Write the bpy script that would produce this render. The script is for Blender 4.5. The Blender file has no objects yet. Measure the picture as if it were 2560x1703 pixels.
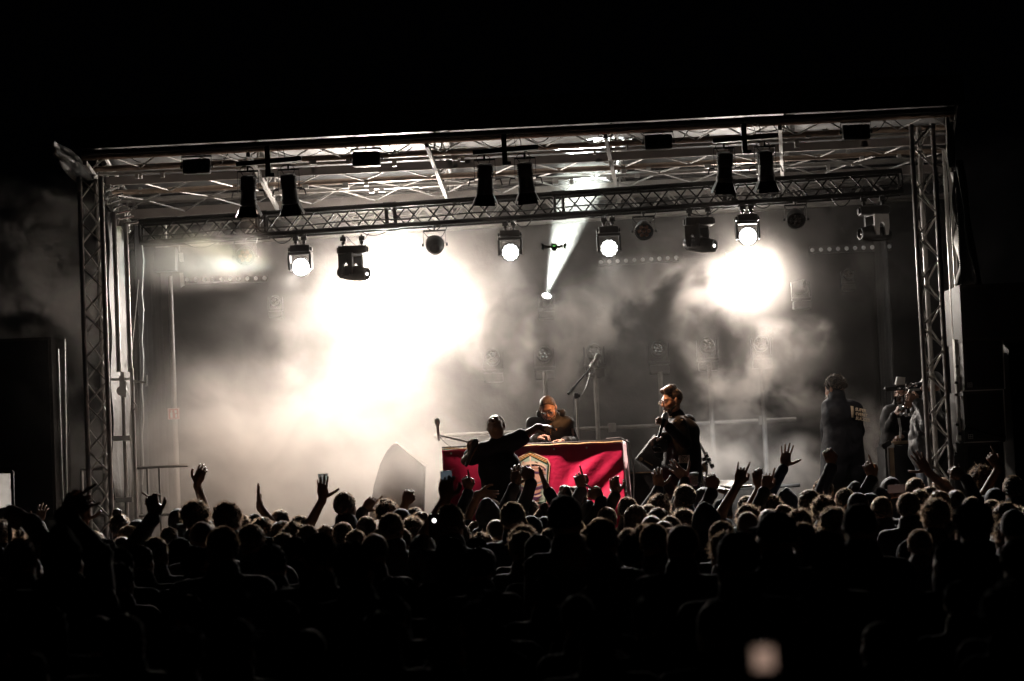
import bpy, bmesh, math, random
import numpy as np
from mathutils import Vector, Matrix, Euler, Quaternion
R = math.radians
SC = bpy.context.scene
COL = SC.collection

# ---------------------------------------------------------------- camera
F = 5720.0                      # focal length in pixels of the 2560 px wide photograph
CAMZ = 1.95
PITCH = math.atan((1200 - 851.5) / F)
ROLL = 0.043
cam = bpy.data.cameras.new('camera')
camo = bpy.data.objects.new('camera', cam); COL.objects.link(camo)
cam.sensor_width = 36.0; cam.lens = 36.0 * F / 2560.0
cam.clip_start = 0.1; cam.clip_end = 500.0
CM = Matrix.Translation((0, 0, CAMZ)) @ Matrix.Rotation(R(90) + PITCH, 4, 'X') @ Matrix.Rotation(-ROLL, 4, 'Z')
camo.matrix_world = CM
SC.camera = camo
cam.dof.use_dof = True; cam.dof.focus_distance = 21.6; cam.dof.aperture_fstop = 2.8; cam.dof.aperture_blades = 0
C3 = CM.to_3x3()

def U(px, py, Y):
    """world point at depth Y (metres in front of the camera) seen at photograph pixel px, py"""
    d = C3 @ Vector(((px - 1280.0) / F, -(py - 851.5) / F, -1.0))
    d *= Y / d.y
    return Vector((d.x, d.y, CAMZ + d.z))

# ---------------------------------------------------------------- render settings
SC.render.engine = 'CYCLES'
cy = SC.cycles
cy.use_denoising = True
try: cy.denoiser = 'OPENIMAGEDENOISE'
except Exception: pass
cy.use_adaptive_sampling = True; cy.adaptive_threshold = 0.035
cy.max_bounces = 4; cy.diffuse_bounces = 1; cy.glossy_bounces = 2; cy.transmission_bounces = 4
cy.volume_bounces = 1; cy.transparent_max_bounces = 6
cy.volume_step_rate = 0.62; cy.volume_max_steps = 80
cy.caustics_reflective = False; cy.caustics_refractive = False
cy.sample_clamp_indirect = 4.0; cy.sample_clamp_direct = 0.0
SC.view_settings.view_transform = 'Standard'; SC.view_settings.look = 'None'
SC.view_settings.exposure = 0.5; SC.view_settings.gamma = 1.0

# ---------------------------------------------------------------- night sky
w = bpy.data.worlds.new('World'); SC.world = w; w.use_nodes = True
bg = w.node_tree.nodes['Background']
bg.inputs[0].default_value = (0.010, 0.011, 0.016, 1); bg.inputs[1].default_value = 0.012

# ---------------------------------------------------------------- materials
MATS = {}
def mat(name, col, rough=0.6, metal=0.0, var=0.25, scale=12.0, bump=0.0, bscale=60.0, sheen=0.0, spec=0.5, emis=None, estr=0.0, coat=0.0, trans=0.0, alpha=1.0):
    if name in MATS: return MATS[name]
    m = bpy.data.materials.new(name); m.use_nodes = True
    nt = m.node_tree; b = nt.nodes['Principled BSDF']
    tc = nt.nodes.new('ShaderNodeTexCoord')
    n = nt.nodes.new('ShaderNodeTexNoise'); n.inputs['Scale'].default_value = scale; n.inputs['Detail'].default_value = 4
    nt.links.new(tc.outputs['Object'], n.inputs['Vector'])
    mr = nt.nodes.new('ShaderNodeMapRange')
    mr.inputs['From Min'].default_value = 0.3; mr.inputs['From Max'].default_value = 0.7
    mr.inputs['To Min'].default_value = 1 - var; mr.inputs['To Max'].default_value = 1 + var
    nt.links.new(n.outputs['Fac'], mr.inputs['Value'])
    vm = nt.nodes.new('ShaderNodeVectorMath'); vm.operation = 'SCALE'
    vm.inputs[0].default_value = col[:3]
    nt.links.new(mr.outputs[0], vm.inputs['Scale']); nt.links.new(vm.outputs[0], b.inputs['Base Color'])
    mr2 = nt.nodes.new('ShaderNodeMapRange')
    mr2.inputs['To Min'].default_value = max(0.02, rough - 0.12); mr2.inputs['To Max'].default_value = min(1, rough + 0.12)
    nt.links.new(n.outputs['Fac'], mr2.inputs['Value']); nt.links.new(mr2.outputs[0], b.inputs['Roughness'])
    b.inputs['Metallic'].default_value = metal
    b.inputs['Specular IOR Level'].default_value = spec
    if sheen: b.inputs['Sheen Weight'].default_value = sheen; b.inputs['Sheen Roughness'].default_value = 0.35
    if coat: b.inputs['Coat Weight'].default_value = coat
    if trans: b.inputs['Transmission Weight'].default_value = trans; b.inputs['IOR'].default_value = 1.3
    if emis: b.inputs['Emission Color'].default_value = (*emis, 1); b.inputs['Emission Strength'].default_value = estr
    if bump:
        n2 = nt.nodes.new('ShaderNodeTexNoise'); n2.inputs['Scale'].default_value = bscale; n2.inputs['Detail'].default_value = 6
        nt.links.new(tc.outputs['Object'], n2.inputs['Vector'])
        bp = nt.nodes.new('ShaderNodeBump'); bp.inputs['Strength'].default_value = bump; bp.inputs['Distance'].default_value = 0.02
        nt.links.new(n2.outputs['Fac'], bp.inputs['Height']); nt.links.new(bp.outputs[0], b.inputs['Normal'])
    MATS[name] = m
    return m

M_ALU = mat('aluminium', (0.46, 0.44, 0.42), 0.42, 0.8, 0.15, 9)
M_BLKM = mat('black_painted_metal', (0.020, 0.020, 0.021), 0.38, 0.0, 0.35, 10)
M_ROOFBAR = mat('roof_bar_alloy', (0.34, 0.32, 0.30), 0.62, 0.35, 0.15, 9)
M_TOWER = mat('tower_alloy', (0.62, 0.59, 0.56), 0.38, 0.15, 0.15, 9)
M_GREYM = mat('grey_painted_beam', (0.42, 0.37, 0.34), 0.55, 0.0, 0.15, 3)
M_STEEL = mat('galvanised_steel', (0.55, 0.54, 0.52), 0.42, 0.8, 0.2, 14)
M_PLASTIC = mat('black_plastic', (0.018, 0.018, 0.019), 0.42, 0.0, 0.3, 20)
M_CLOTHBLK = mat('black_drape', (0.010, 0.010, 0.011), 0.9, 0.0, 0.3, 4, 0.3, 8)
M_GREYPVC = mat('grey_roof_sheet', (0.23, 0.225, 0.22), 0.55, 0.0, 0.12, 1.5, 0.25, 2.0)
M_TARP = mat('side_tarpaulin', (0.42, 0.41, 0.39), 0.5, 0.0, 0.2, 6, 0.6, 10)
M_ASPHALT = mat('asphalt', (0.045, 0.045, 0.047), 0.85, 0.0, 0.4, 3, 0.4, 60)
M_DECK = mat('stage_plywood', (0.035, 0.030, 0.026), 0.55, 0.0, 0.4, 3, 0.2, 30)
M_RUBBER = mat('cable_rubber', (0.012, 0.012, 0.012), 0.5)
M_GLASSDARK = mat('dark_lens', (0.03, 0.022, 0.018), 0.08, 0.0, 0.2, 30, coat=0.6)
M_AMBER = mat('amber_lens', (0.22, 0.11, 0.07), 0.25, 0.0, 0.5, 26, coat=0.4)
M_WHITEP = mat('white_painted', (0.75, 0.74, 0.71), 0.5, 0.0, 0.1, 8)
M_WOOD = mat('plywood_edge', (0.48, 0.33, 0.19), 0.5, 0.0, 0.2, 12)

# ---------------------------------------------------------------- object helpers
ORG = {}
def org(o): return ORG.get(o.name, Vector((0, 0, 0))) if o else Vector((0, 0, 0))
def tag(o, label=None, cat=None, group=None, kind=None):
    if label: o['label'] = label
    if cat: o['category'] = cat
    if group: o['group'] = group
    if kind: o['kind'] = kind
    return o
def thing(name, label, cat, loc=(0, 0, 0), group=None):
    o = bpy.data.objects.new(name, None); COL.objects.link(o); o.location = loc
    o.empty_display_size = 0.1
    ORG[o.name] = Vector(loc); tag(o, label, cat, group); return o
def children_of(o): return [c for c in COL.objects if c.parent == o]
KIDS = {}
def addkid(o, p):
    o.parent = p; KIDS.setdefault(p.name, []).append(o)
def copy_tree(o, parent=None):
    c = o.copy(); COL.objects.link(c)
    if parent: addkid(c, parent)
    for ch in KIDS.get(o.name, []): copy_tree(ch, c)
    return c

def finish(name, me, m, parent=None, loc=None, smooth=True, ang=35):
    """link a mesh given in world coordinates; with a parent it is made local to the parent"""
    o = bpy.data.objects.new(name, me); COL.objects.link(o)
    if m: me.materials.append(m) if not isinstance(m, (list, tuple)) else [me.materials.append(x) for x in m]
    base = org(parent) if parent else (Vector(loc) if loc is not None else Vector((0, 0, 0)))
    if base.length > 0: me.transform(Matrix.Translation(-base))
    if parent: addkid(o, parent)
    else: o.location = base
    ORG[o.name] = base
    if smooth and len(me.polygons):
        me.polygons.foreach_set('use_smooth', np.ones(len(me.polygons), dtype=bool))
        if ang < 180: me.set_sharp_from_angle(angle=R(ang))
    me.update()
    return o

def frame_to(d, up=Vector((0, 0, 1))):
    """3x3 matrix whose Z column is d"""
    z = Vector(d).normalized()
    u = up if abs(z.dot(up)) < 0.98 else Vector((1, 0, 0))
    x = u.cross(z).normalized(); y = z.cross(x)
    return Matrix((x, y, z)).transposed()

class MB:
    def __init__(s): s.v = []; s.f = []; s.mi = []
    def add(s, vs, fs, mi=0):
        n = len(s.v); s.v += [tuple(v) for v in vs]; s.f += [tuple(i + n for i in f) for f in fs]; s.mi += [mi] * len(fs)
    def box(s, c, size, rot=None, mi=0):
        c = Vector(c); hx, hy, hz = size[0] / 2, size[1] / 2, size[2] / 2
        vs = [Vector((x, y, z)) for x in (-hx, hx) for y in (-hy, hy) for z in (-hz, hz)]
        if rot is not None: vs = [rot @ v for v in vs]
        s.add([v + c for v in vs], [(0, 1, 3, 2), (4, 6, 7, 5), (0, 4, 5, 1), (2, 3, 7, 6), (0, 2, 6, 4), (1, 5, 7, 3)], mi)
        return s
    def bbox(s, c, size, b=0.01, rot=None, mi=0):
        """box with chamfered edges"""
        bm = bmesh.new(); bmesh.ops.create_cube(bm, size=1.0)
        for v in bm.verts: v.co = Vector((v.co.x * size[0], v.co.y * size[1], v.co.z * size[2]))
        bmesh.ops.bevel(bm, geom=bm.edges[:], offset=b, segments=2, affect='EDGES', profile=0.7)
        c = Vector(c); vs = [((rot @ v.co) if rot is not None else v.co) + c for v in bm.verts]
        for i, v in enumerate(bm.verts): v.index = i
        s.add(vs, [tuple(v.index for v in f.verts) for f in bm.faces], mi); bm.free(); return s
    def beam(s, p0, p1, wy, wz, mi=0):
        """rectangular bar from p0 to p1: wy wide across, wz high"""
        p0 = Vector(p0); p1 = Vector(p1); m = frame_to(p1 - p0)
        L = (p1 - p0).length
        # x column horizontal, y column roughly vertical
        s.box((p0 + p1) / 2, (wy, wz, L), m, mi); return s
    def tube(s, p0, p1, r, n=8, r1=None, cap=True, mi=0):
        p0 = Vector(p0); p1 = Vector(p1); m = frame_to(p1 - p0); r1 = r if r1 is None else r1
        vs = []
        for p, rr in ((p0, r), (p1, r1)):
            for i in range(n):
                a = 2 * math.pi * i / n; vs.append(p + m @ Vector((rr * math.cos(a), rr * math.sin(a), 0)))
        fs = [(i, (i + 1) % n, n + (i + 1) % n, n + i) for i in range(n)]
        if cap: fs += [tuple(reversed(range(n))), tuple(range(n, 2 * n))]
        s.add(vs, fs, mi); return s
    def path(s, pts, r, n=6, mi=0):
        pts = [Vector(p) for p in pts]; vs = []; N = len(pts)
        rs = r if isinstance(r, (list, tuple)) else [r] * N
        pm = None
        for k, p in enumerate(pts):
            d = (pts[min(k + 1, N - 1)] - pts[max(k - 1, 0)])
            m = frame_to(d) if pm is None else frame_to(d, pm)
            pm = m.col[1].copy()
            for i in range(n):
                a = 2 * math.pi * i / n; vs.append(p + m @ Vector((rs[k] * math.cos(a), rs[k] * math.sin(a), 0)))
        fs = []
        for k in range(N - 1):
            fs += [(k * n + i, k * n + (i + 1) % n, (k + 1) * n + (i + 1) % n, (k + 1) * n + i) for i in range(n)]
        fs += [tuple(reversed(range(n))), tuple(range((N - 1) * n, N * n))]
        s.add(vs, fs, mi); return s
    def lathe(s, prof, c=(0, 0, 0), axis=(0, 0, 1), n=20, mi=0):
        """prof: list of (radius, height along axis)"""
        m = frame_to(axis); c = Vector(c); vs = []
        for r, h in prof:
            for i in range(n):
                a = 2 * math.pi * i / n; vs.append(c + m @ Vector((r * math.cos(a), r * math.sin(a), h)))
        fs = []
        for k in range(len(prof) - 1):
            fs += [(k * n + i, k * n + (i + 1) % n, (k + 1) * n + (i + 1) % n, (k + 1) * n + i) for i in range(n)]
        if prof[0][0] > 1e-4: fs.append(tuple(reversed(range(n))))
        if prof[-1][0] > 1e-4: fs.append(tuple(range((len(prof) - 1) * n, len(prof) * n)))
        s.add(vs, fs, mi); return s
    def prism(s, poly, t, origin, ax, ay, mi=0):
        """extrude 2D polygon (in ax, ay) by thickness t along ax x ay"""
        ax = Vector(ax); ay = Vector(ay); az = ax.cross(ay).normalized(); o = Vector(origin); n = len(poly)
        vs = [o + ax * x + ay * y - az * t / 2 for x, y in poly] + [o + ax * x + ay * y + az * t / 2 for x, y in poly]
        fs = [tuple(reversed(range(n))), tuple(range(n, 2 * n))] + [(i, (i + 1) % n, n + (i + 1) % n, n + i) for i in range(n)]
        s.add(vs, fs, mi); return s
    def mesh(s, name):
        me = bpy.data.meshes.new(name); me.from_pydata(s.v, [], s.f)
        if any(s.mi): me.polygons.foreach_set('material_index', s.mi)
        me.update(); return me
    def build(s, name, m, parent=None, loc=None, smooth=True, ang=35):
        return finish(name, s.mesh(name), m, parent, loc, smooth, ang)

def arc_pts(p0, p1, sag, n=10, side=Vector((0, 0, 0))):
    p0 = Vector(p0); p1 = Vector(p1)
    return [p0.lerp(p1, t) + (Vector((0, 0, -sag)) + side) * (4 * t * (1 - t)) for t in [i / n for i in range(n + 1)]]

def spot(name, loc, target, energy, color, angle, blend=0.15, radius=0.05, parent=None):
    l = bpy.data.lights.new(name, 'SPOT'); l.energy = energy; l.color = color; l.spot_size = R(angle); l.spot_blend = blend
    l.shadow_soft_size = radius
    o = bpy.data.objects.new(name, l); COL.objects.link(o)
    d = (Vector(target) - Vector(loc)).normalized()
    o.rotation_euler = d.to_track_quat('-Z', 'Y').to_euler(); o.location = Vector(loc) - org(parent) if parent else loc
    if parent: o.parent = parent
    return o
def point(name, loc, energy, color, radius=0.1, parent=None):
    l = bpy.data.lights.new(name, 'POINT'); l.energy = energy; l.color = color; l.shadow_soft_size = radius
    o = bpy.data.objects.new(name, l); COL.objects.link(o); o.location = Vector(loc) - org(parent) if parent else loc
    if parent: o.parent = parent
    return o
# ---------------------------------------------------------------- smoke and big lamps
STAGE_Z = 1.05
Y_FRONT, Y_BACK = 21.8, 27.6

def smoke_domain():
    mb = MB(); x0, x1, y0, y1, z0, z1 = -6.3, 6.0, 21.75, 27.45, 0.35, 5.45
    mb.box(((x0 + x1) / 2, (y0 + y1) / 2, (z0 + z1) / 2), (x1 - x0, y1 - y0, z1 - z0))
    m = bpy.data.materials.new('stage_smoke'); m.use_nodes = True; nt = m.node_tree; nt.nodes.clear(); N = nt.nodes; L = nt.links
    out = N.new('ShaderNodeOutputMaterial'); vol = N.new('ShaderNodeVolumePrincipled'); L.new(vol.outputs[0], out.inputs['Volume'])
    vol.inputs['Color'].default_value = (0.975, 0.915, 0.86, 1); vol.inputs['Anisotropy'].default_value = 0.5
    vol.inputs['Emission Strength'].default_value = 0; vol.inputs['Blackbody Intensity'].default_value = 0
    tc = N.new('ShaderNodeTexCoord')
    def math_(op, a, b=None, clamp=False):
        n = N.new('ShaderNodeMath'); n.operation = op; n.use_clamp = clamp
        for i, x in enumerate((a, b)):
            if x is None: continue
            if isinstance(x, (int, float)): n.inputs[i].default_value = x
            else: L.new(x, n.inputs[i])
        return n.outputs[0]
    def noise(scale, detail, off=0.0, dist=0.0, stretch=(1, 1, 1)):
        mp = N.new('ShaderNodeMapping'); mp.inputs['Location'].default_value = (off, off * 1.7, off * .6); mp.inputs['Scale'].default_value = stretch
        L.new(tc.outputs['Object'], mp.inputs['Vector'])
        n = N.new('ShaderNodeTexNoise'); n.inputs['Scale'].default_value = scale; n.inputs['Detail'].default_value = detail
        n.inputs['Roughness'].default_value = 0.55; n.inputs['Distortion'].default_value = dist
        L.new(mp.outputs[0], n.inputs['Vector']); return n.outputs['Fac']
    def ramp(v, a, b, lo=0.0, hi=1.0):
        n = N.new('ShaderNodeMapRange'); n.interpolation_type = 'SMOOTHSTEP'
        n.inputs['From Min'].default_value = a; n.inputs['From Max'].default_value = b
        n.inputs['To Min'].default_value = lo; n.inputs['To Max'].default_value = hi
        L.new(v, n.inputs['Value']); return n.outputs[0]
    def puff(c, r, amount):
        vm = N.new('ShaderNodeVectorMath'); vm.operation = 'SUBTRACT'; L.new(tc.outputs['Object'], vm.inputs[0]); vm.inputs[1].default_value = c
        vd = N.new('ShaderNodeVectorMath'); vd.operation = 'DIVIDE'; L.new(vm.outputs[0], vd.inputs[0]); vd.inputs[1].default_value = r
        ln = N.new('ShaderNodeVectorMath'); ln.operation = 'LENGTH'; L.new(vd.outputs[0], ln.inputs[0])
        return ramp(ln.outputs['Value'], 0.15, 1.0, amount, 0.0)
    n1 = noise(1.1, 5.0, 0.0, 0.9); n2 = noise(3.2, 4.0, 7.3, 0.7)
    cloud = ramp(math_('ADD', math_('MULTIPLY', n1, 0.7), math_('MULTIPLY', n2, 0.3)), 0.47, 0.59)
    env = soft_env = None
    for c, r, a, crisp in PUFFS:
        p = puff(tuple(c), r, a)
        if crisp: env = p if env is None else math_('ADD', env, p)
        else: soft_env = p if soft_env is None else math_('ADD', soft_env, p)
    blur = ramp(math_('ADD', math_('MULTIPLY', n1, 0.75), math_('MULTIPLY', n2, 0.25)), 0.38, 0.64, 0.40, 1.15)
    soft = ramp(math_('ADD', math_('MULTIPLY', n1, 0.7), math_('MULTIPLY', n2, 0.3)), 0.38, 0.64, 0.12, 1.9)
    sx = N.new('ShaderNodeSeparateXYZ'); L.new(tc.outputs['Object'], sx.inputs[0])
    back = ramp(sx.outputs['Y'], 23.8, 25.8, 0.07, 1.0); inside = ramp(sx.outputs['X'], 1.6, 4.0, 1.0, 0.45)
    d = math_('ADD', math_('ADD', math_('MULTIPLY', cloud, env), math_('MULTIPLY', blur, soft_env)), math_('MULTIPLY', math_('MULTIPLY', soft, math_('MULTIPLY', back, inside)), HAZE))
    hh = math_('SUBTRACT', sx.outputs['Z'], math_('MULTIPLY', math_('SUBTRACT', sx.outputs['Y'], 21.75), 0.25))
    d = math_('MULTIPLY', d, ramp(hh, 4.80, 4.98, 1.0, 0.0))
    L.new(d, vol.inputs['Density'])
    o = mb.build('smoke', m, smooth=False); tag(o, kind='stuff', label='pale stage smoke drifting under the roof and round the performers')
    return o
HAZE = 0.034
PUFFS = [  # centre, radii, density, crisp edges
    (U(720, 1170, 25.0), (3.2, 1.6, 1.5), 0.62, 0),
    (U(560, 1120, 24.8), (1.5, 1.4, 1.3), 0.40, 0),
    (U(720, 1120, 24.6), (2.5, 1.3, 1.0), 0.14, 1),
    (U(640, 980, 25.4), (1.4, 1.2, 1.2), 0.26, 1),
    (U(985, 750, 25.8), (2.2, 1.3, 1.7), 0.17, 0),
    (U(1910, 950, 25.9), (1.2, 0.7, 0.8), 2.6, 1),
    (U(1400, 860, 26.1), (1.4, 0.8, 1.1), 1.3, 1),
    (U(1960, 890, 25.9), (0.8, 0.6, 0.5), 0.8, 0),
    (U(2010, 850, 25.8), (0.45, 0.5, 0.36), 3.0, 1),
    (U(1000, 1180, 22.8), (0.75, 0.45, 0.55), 1.6, 0),
    (U(1875, 690, 26.0), (0.85, 0.7, 0.8), 0.50, 0),
    (U(1620, 770, 26.1), (1.5, 0.9, 0.8), 1.8, 1),
    (U(1790, 1150, 25.3), (0.9, 0.8, 0.65), 2.4, 1),
    (U(1780, 1150, 25.3), (0.8, 0.7, 0.55), 0.5, 0),
    (U(1990, 1180, 25.3), (0.65, 0.7, 0.5), 3.0, 1),
    (U(2185, 1110, 25.3), (0.35, 0.5, 0.7), 1.5, 1),
    (U(550, 640, 24.1), (0.65, 0.45, 0.42), 1.8, 1),
    (U(450, 650, 24.1), (0.7, 0.5, 0.42), 1.3, 0),
    (U(130, 820, 23.2), (1.0, 1.1, 2.4), 0.8, 1),
    (U(1160, 1200, 22.6), (0.5, 0.3, 0.45), 1.6, 1),
    (U(2180, 650, 26.4), (0.9, 0.6, 1.0), 0.25, 1),
]
smoke_domain()

WARM = (1.0, 0.86, 0.74); COOLW = (1.0, 0.97, 0.93)
def blast_light(px, py, Y, e, label, size=0.2, col=(1, .885, .78)):
    c = U(px, py, Y)
    t = thing('strobe_light', label, 'stage light', c + Vector((0, 0.25, 0)))
    mb = MB(); mb.bbox(c + Vector((0, .25, 0)), (size * 1.6, .2, size * 1.2), .02); mb.build('housing', M_PLASTIC, t)
    mb = MB(); mb.box(c + Vector((0, .138, 0)), (size * 1.3, .02, size * .9)); mb.build('lens', mat('strobe_tube', (1, 1, 1), .5, emis=(1, .97, .93), estr=60), t, smooth=False)
    mb = MB(); mb.path([c + Vector((-size * .85, .25, 0)), c + Vector((-size * .85, .25, .3)), c + Vector((size * .85, .25, .3)), c + Vector((size * .85, .25, 0))], .012); mb.build('bracket', M_BLKM, t)
    o = spot('strobe_beam', c + Vector((0, .05, 0)), c + Vector((0, -3, -1.0)), e, col, 158, 0.8, 0.16, t)
    return t
blast_light(985, 735, 26.6, 1150, 'blinding white light on the rear truss above the slanted monitor speaker', 0.5)
blast_light(1870, 690, 26.4, 230, 'bright white light on the rear truss to the right of centre', 0.26)

# ---------------------------------------------------------------- ground, stage floor, drapes
def plane(name, x0, x1, y0, y1, z, m, nx=1, ny=1):
    mb = MB(); mb.add([(x0, y0, z), (x1, y0, z), (x1, y1, z), (x0, y1, z)], [(0, 1, 2, 3)])
    return mb.build(name, m, smooth=False)
g = plane('ground', -90, 90, -20, 160, 0.0, M_ASPHALT); tag(g, kind='structure')
FRX = (U(200, 400, 21.8).x, U(2370, 300, 21.8).x)    # -4.1 .. 4.2

t = thing('stage_platform', 'black raised stage deck carrying the performers and the table', 'stage', (0, 24.5, 0))
mb = MB(); mb.box((0, 24.7, STAGE_Z - .06), (8.3, 5.9, .12)); mb.build('deck', M_DECK, t)
mb = MB(); mb.box((0, 21.765, (STAGE_Z - .13) / 2), (8.3, .01, STAGE_Z - .14)); mb.build('skirt', M_CLOTHBLK, t)
for x in np.linspace(-3.9, 3.9, 7):
    for y in (22.1, 27.2): mb = MB(); mb.tube((x, y, 0), (x, y, STAGE_Z - .12), .03); mb.build('leg', M_STEEL, t)

def drape(name, p0, p1, z0, z1, amp, wl, m, label, cat, parent=None):
    p0 = Vector(p0); p1 = Vector(p1); L = (p1 - p0).length; n = max(8, int(L / wl * 8)); d = (p1 - p0) / n; nn = Vector((-(p1 - p0).y, (p1 - p0).x, 0)).normalized()
    rows = 10; vs = []
    rnd = random.Random(5)
    ph = [rnd.uniform(-.5, .5) for _ in range(n + 1)]
    for j in range(rows + 1):
        z = z0 + (z1 - z0) * j / rows
        for i in range(n + 1):
            a = amp * (1.1 - .6 * j / rows) * math.sin(2 * math.pi * i / 8 + ph[i] + .35 * math.sin(j * .7 + i * .2))
            p = p0 + d * i + nn * a; vs.append((p.x, p.y, z))
    fs = [(j * (n + 1) + i, j * (n + 1) + i + 1, (j + 1) * (n + 1) + i + 1, (j + 1) * (n + 1) + i) for j in range(rows) for i in range(n)]
    mb = MB(); mb.add(vs, fs); o = mb.build(name, m, parent, ang=180)
    sol = o.modifiers.new('t', 'SOLIDIFY'); sol.thickness = .006
    if label: tag(o, label, cat)
    return o
drape('stage_backdrop', (-4.3, 27.55, 0), (4.4, 27.55, 0), STAGE_Z, 5.2, .006, .6, M_CLOTHBLK, 'black cloth backdrop hanging behind the whole stage', 'curtain')
drape('side_curtain', (-4.18, 25.6, 0), (-4.2, 27.4, 0), STAGE_Z, 5.0, .04, .3, M_CLOTHBLK, 'black cloth hanging along the left side of the stage', 'curtain')
drape('side_curtain', (4.36, 26.2, 0), (4.4, 27.4, 0), STAGE_Z, 5.0, .04, .3, M_CLOTHBLK, 'black cloth hanging along the right side of the stage', 'curtain')

# ---------------------------------------------------------------- trusses
def box_truss(name, label, p0, p1, w, h, r, rl, pitch, m, joints=(), cat='truss', up=Vector((0, 0, 1)), group=None, xface=True, rungs=False):
    """four chords, zigzag lacing on each face; w across, h along up"""
    p0 = Vector(p0); p1 = Vector(p1); d = (p1 - p0); L = d.length; d.normalize()
    a = up.cross(d).normalized() * (w / 2); b = d.cross(a).normalized() * (h / 2)
    if b.dot(up) < 0 and abs(up.dot(d)) < .9: b = -b
    t = thing(name, label, cat, p0, group)
    cs = [a + b, a - b, -a - b, -a + b]
    for c in cs:
        mb = MB(); mb.tube(p0 + c, p1 + c, r, 10); mb.build('chord', m, t)
    mb = MB(); n = max(2, int(round(L / pitch)))
    for k in range(4):
        c0, c1 = cs[k], cs[(k + 1) % 4]
        if rungs and k % 2:
            for i in range(0, n, 4): mb.tube(p0 + d * (L * i / n) + c0, p0 + d * (L * i / n) + c1, rl, 6)
            continue
        for i in range(n):
            q0, q1 = p0 + d * (L * i / n), p0 + d * (L * (i + 1) / n)
            flip = (i + (k // 2 if xface else 0)) % 2
            s, e = (c0, c1) if flip else (c1, c0)
            mb.tube(q0 + s, q1 + e, rl, 6, cap=False)
    for q in (0.004, L - .004):
        for k in range(4): mb.tube(p0 + d * q + cs[k], p0 + d * q + cs[(k + 1) % 4], rl * 1.2, 6)
    mb.build('lacing', m, t)
    if joints:
        for j in joints:
            mb = MB()
            for s in (-.045, .045):
                q = p0 + d * (j + s)
                for k in range(4): mb.tube(q + cs[k], q + cs[(k + 1) % 4], r * .55, 8)
            for c in cs: mb.tube(p0 + d * (j - .07) + c, p0 + d * (j + .07) + c, r * 1.25, 10)
            mb.build('coupler', m, t)
    return t

# the black lighting truss hung across the stage
def pxx(px, py, Y): return U(px, py, Y)
M_DT = mat('black_truss_tube', (0.012, 0.011, 0.011), 0.6, 0.0, 0.25, 9, spec=.15)
ta, tb = U(352, 584, 24.3), U(2252, 456, 24.3)
Lm = (tb - ta).length
box_truss('lighting_truss', 'black box truss hung across the stage carrying the moving lights', ta, tb, .22, .225, .027, .009, .19, M_DT, rungs=True, xface=False,
          joints=[Lm * (x - 352) / 1900. for x in (655, 977, 1397, 1822)])
# paler truss at the back
box_truss('rear_truss', 'silver truss across the back of the stage above the backdrop', U(300, 592, 26.9), U(2372, 462, 26.9), .28, .26, .024, .010, .24, M_ALU)

# front corner towers (ladder of three chords)
def tower(px, py, Y, w, ztop, name, label, tw):
    c = U(px, py, Y); t = thing(name, label, 'truss tower', (c.x, Y, 0))
    cs = [Vector((-w / 2, -.0, 0)), Vector((w / 2, -.0, 0)), Vector((tw, w * .85, 0)), ]
    base = Vector((c.x, Y, 0))
    for k in cs:
        mb = MB(); mb.tube(base + k, base + k + Vector((0, 0, ztop)), .024, 10); mb.build('chord', M_TOWER, t)
    mb = MB(); n = int(ztop / .21)
    for k in range(3):
        for i in range(n):
            a, b = (cs[k], cs[(k + 1) % 3]) if (i + (k == 1)) % 2 else (cs[(k + 1) % 3], cs[k])
            z0, z1 = i * ztop / n, (i + 1) * ztop / n
            mb.tube(base + a + Vector((0, 0, z0)), base + b + Vector((0, 0, z1)), .0095, 6)
    mb.build('lacing', M_TOWER, t)
    mb = MB(); mb.bbox(base + Vector((0, .1, .03)), (.55, .55, .06), .01); mb.build('base_plate', M_STEEL, t)
    return t
tower(238, 850, 21.75, .205, 5.02, 'truss_tower', 'tall silver truss tower at the left front corner of the stage', .03)
tower(2328, 750, 21.75, .205, 5.18, 'truss_tower', 'tall silver truss tower at the right front corner of the stage', -.0)

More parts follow.
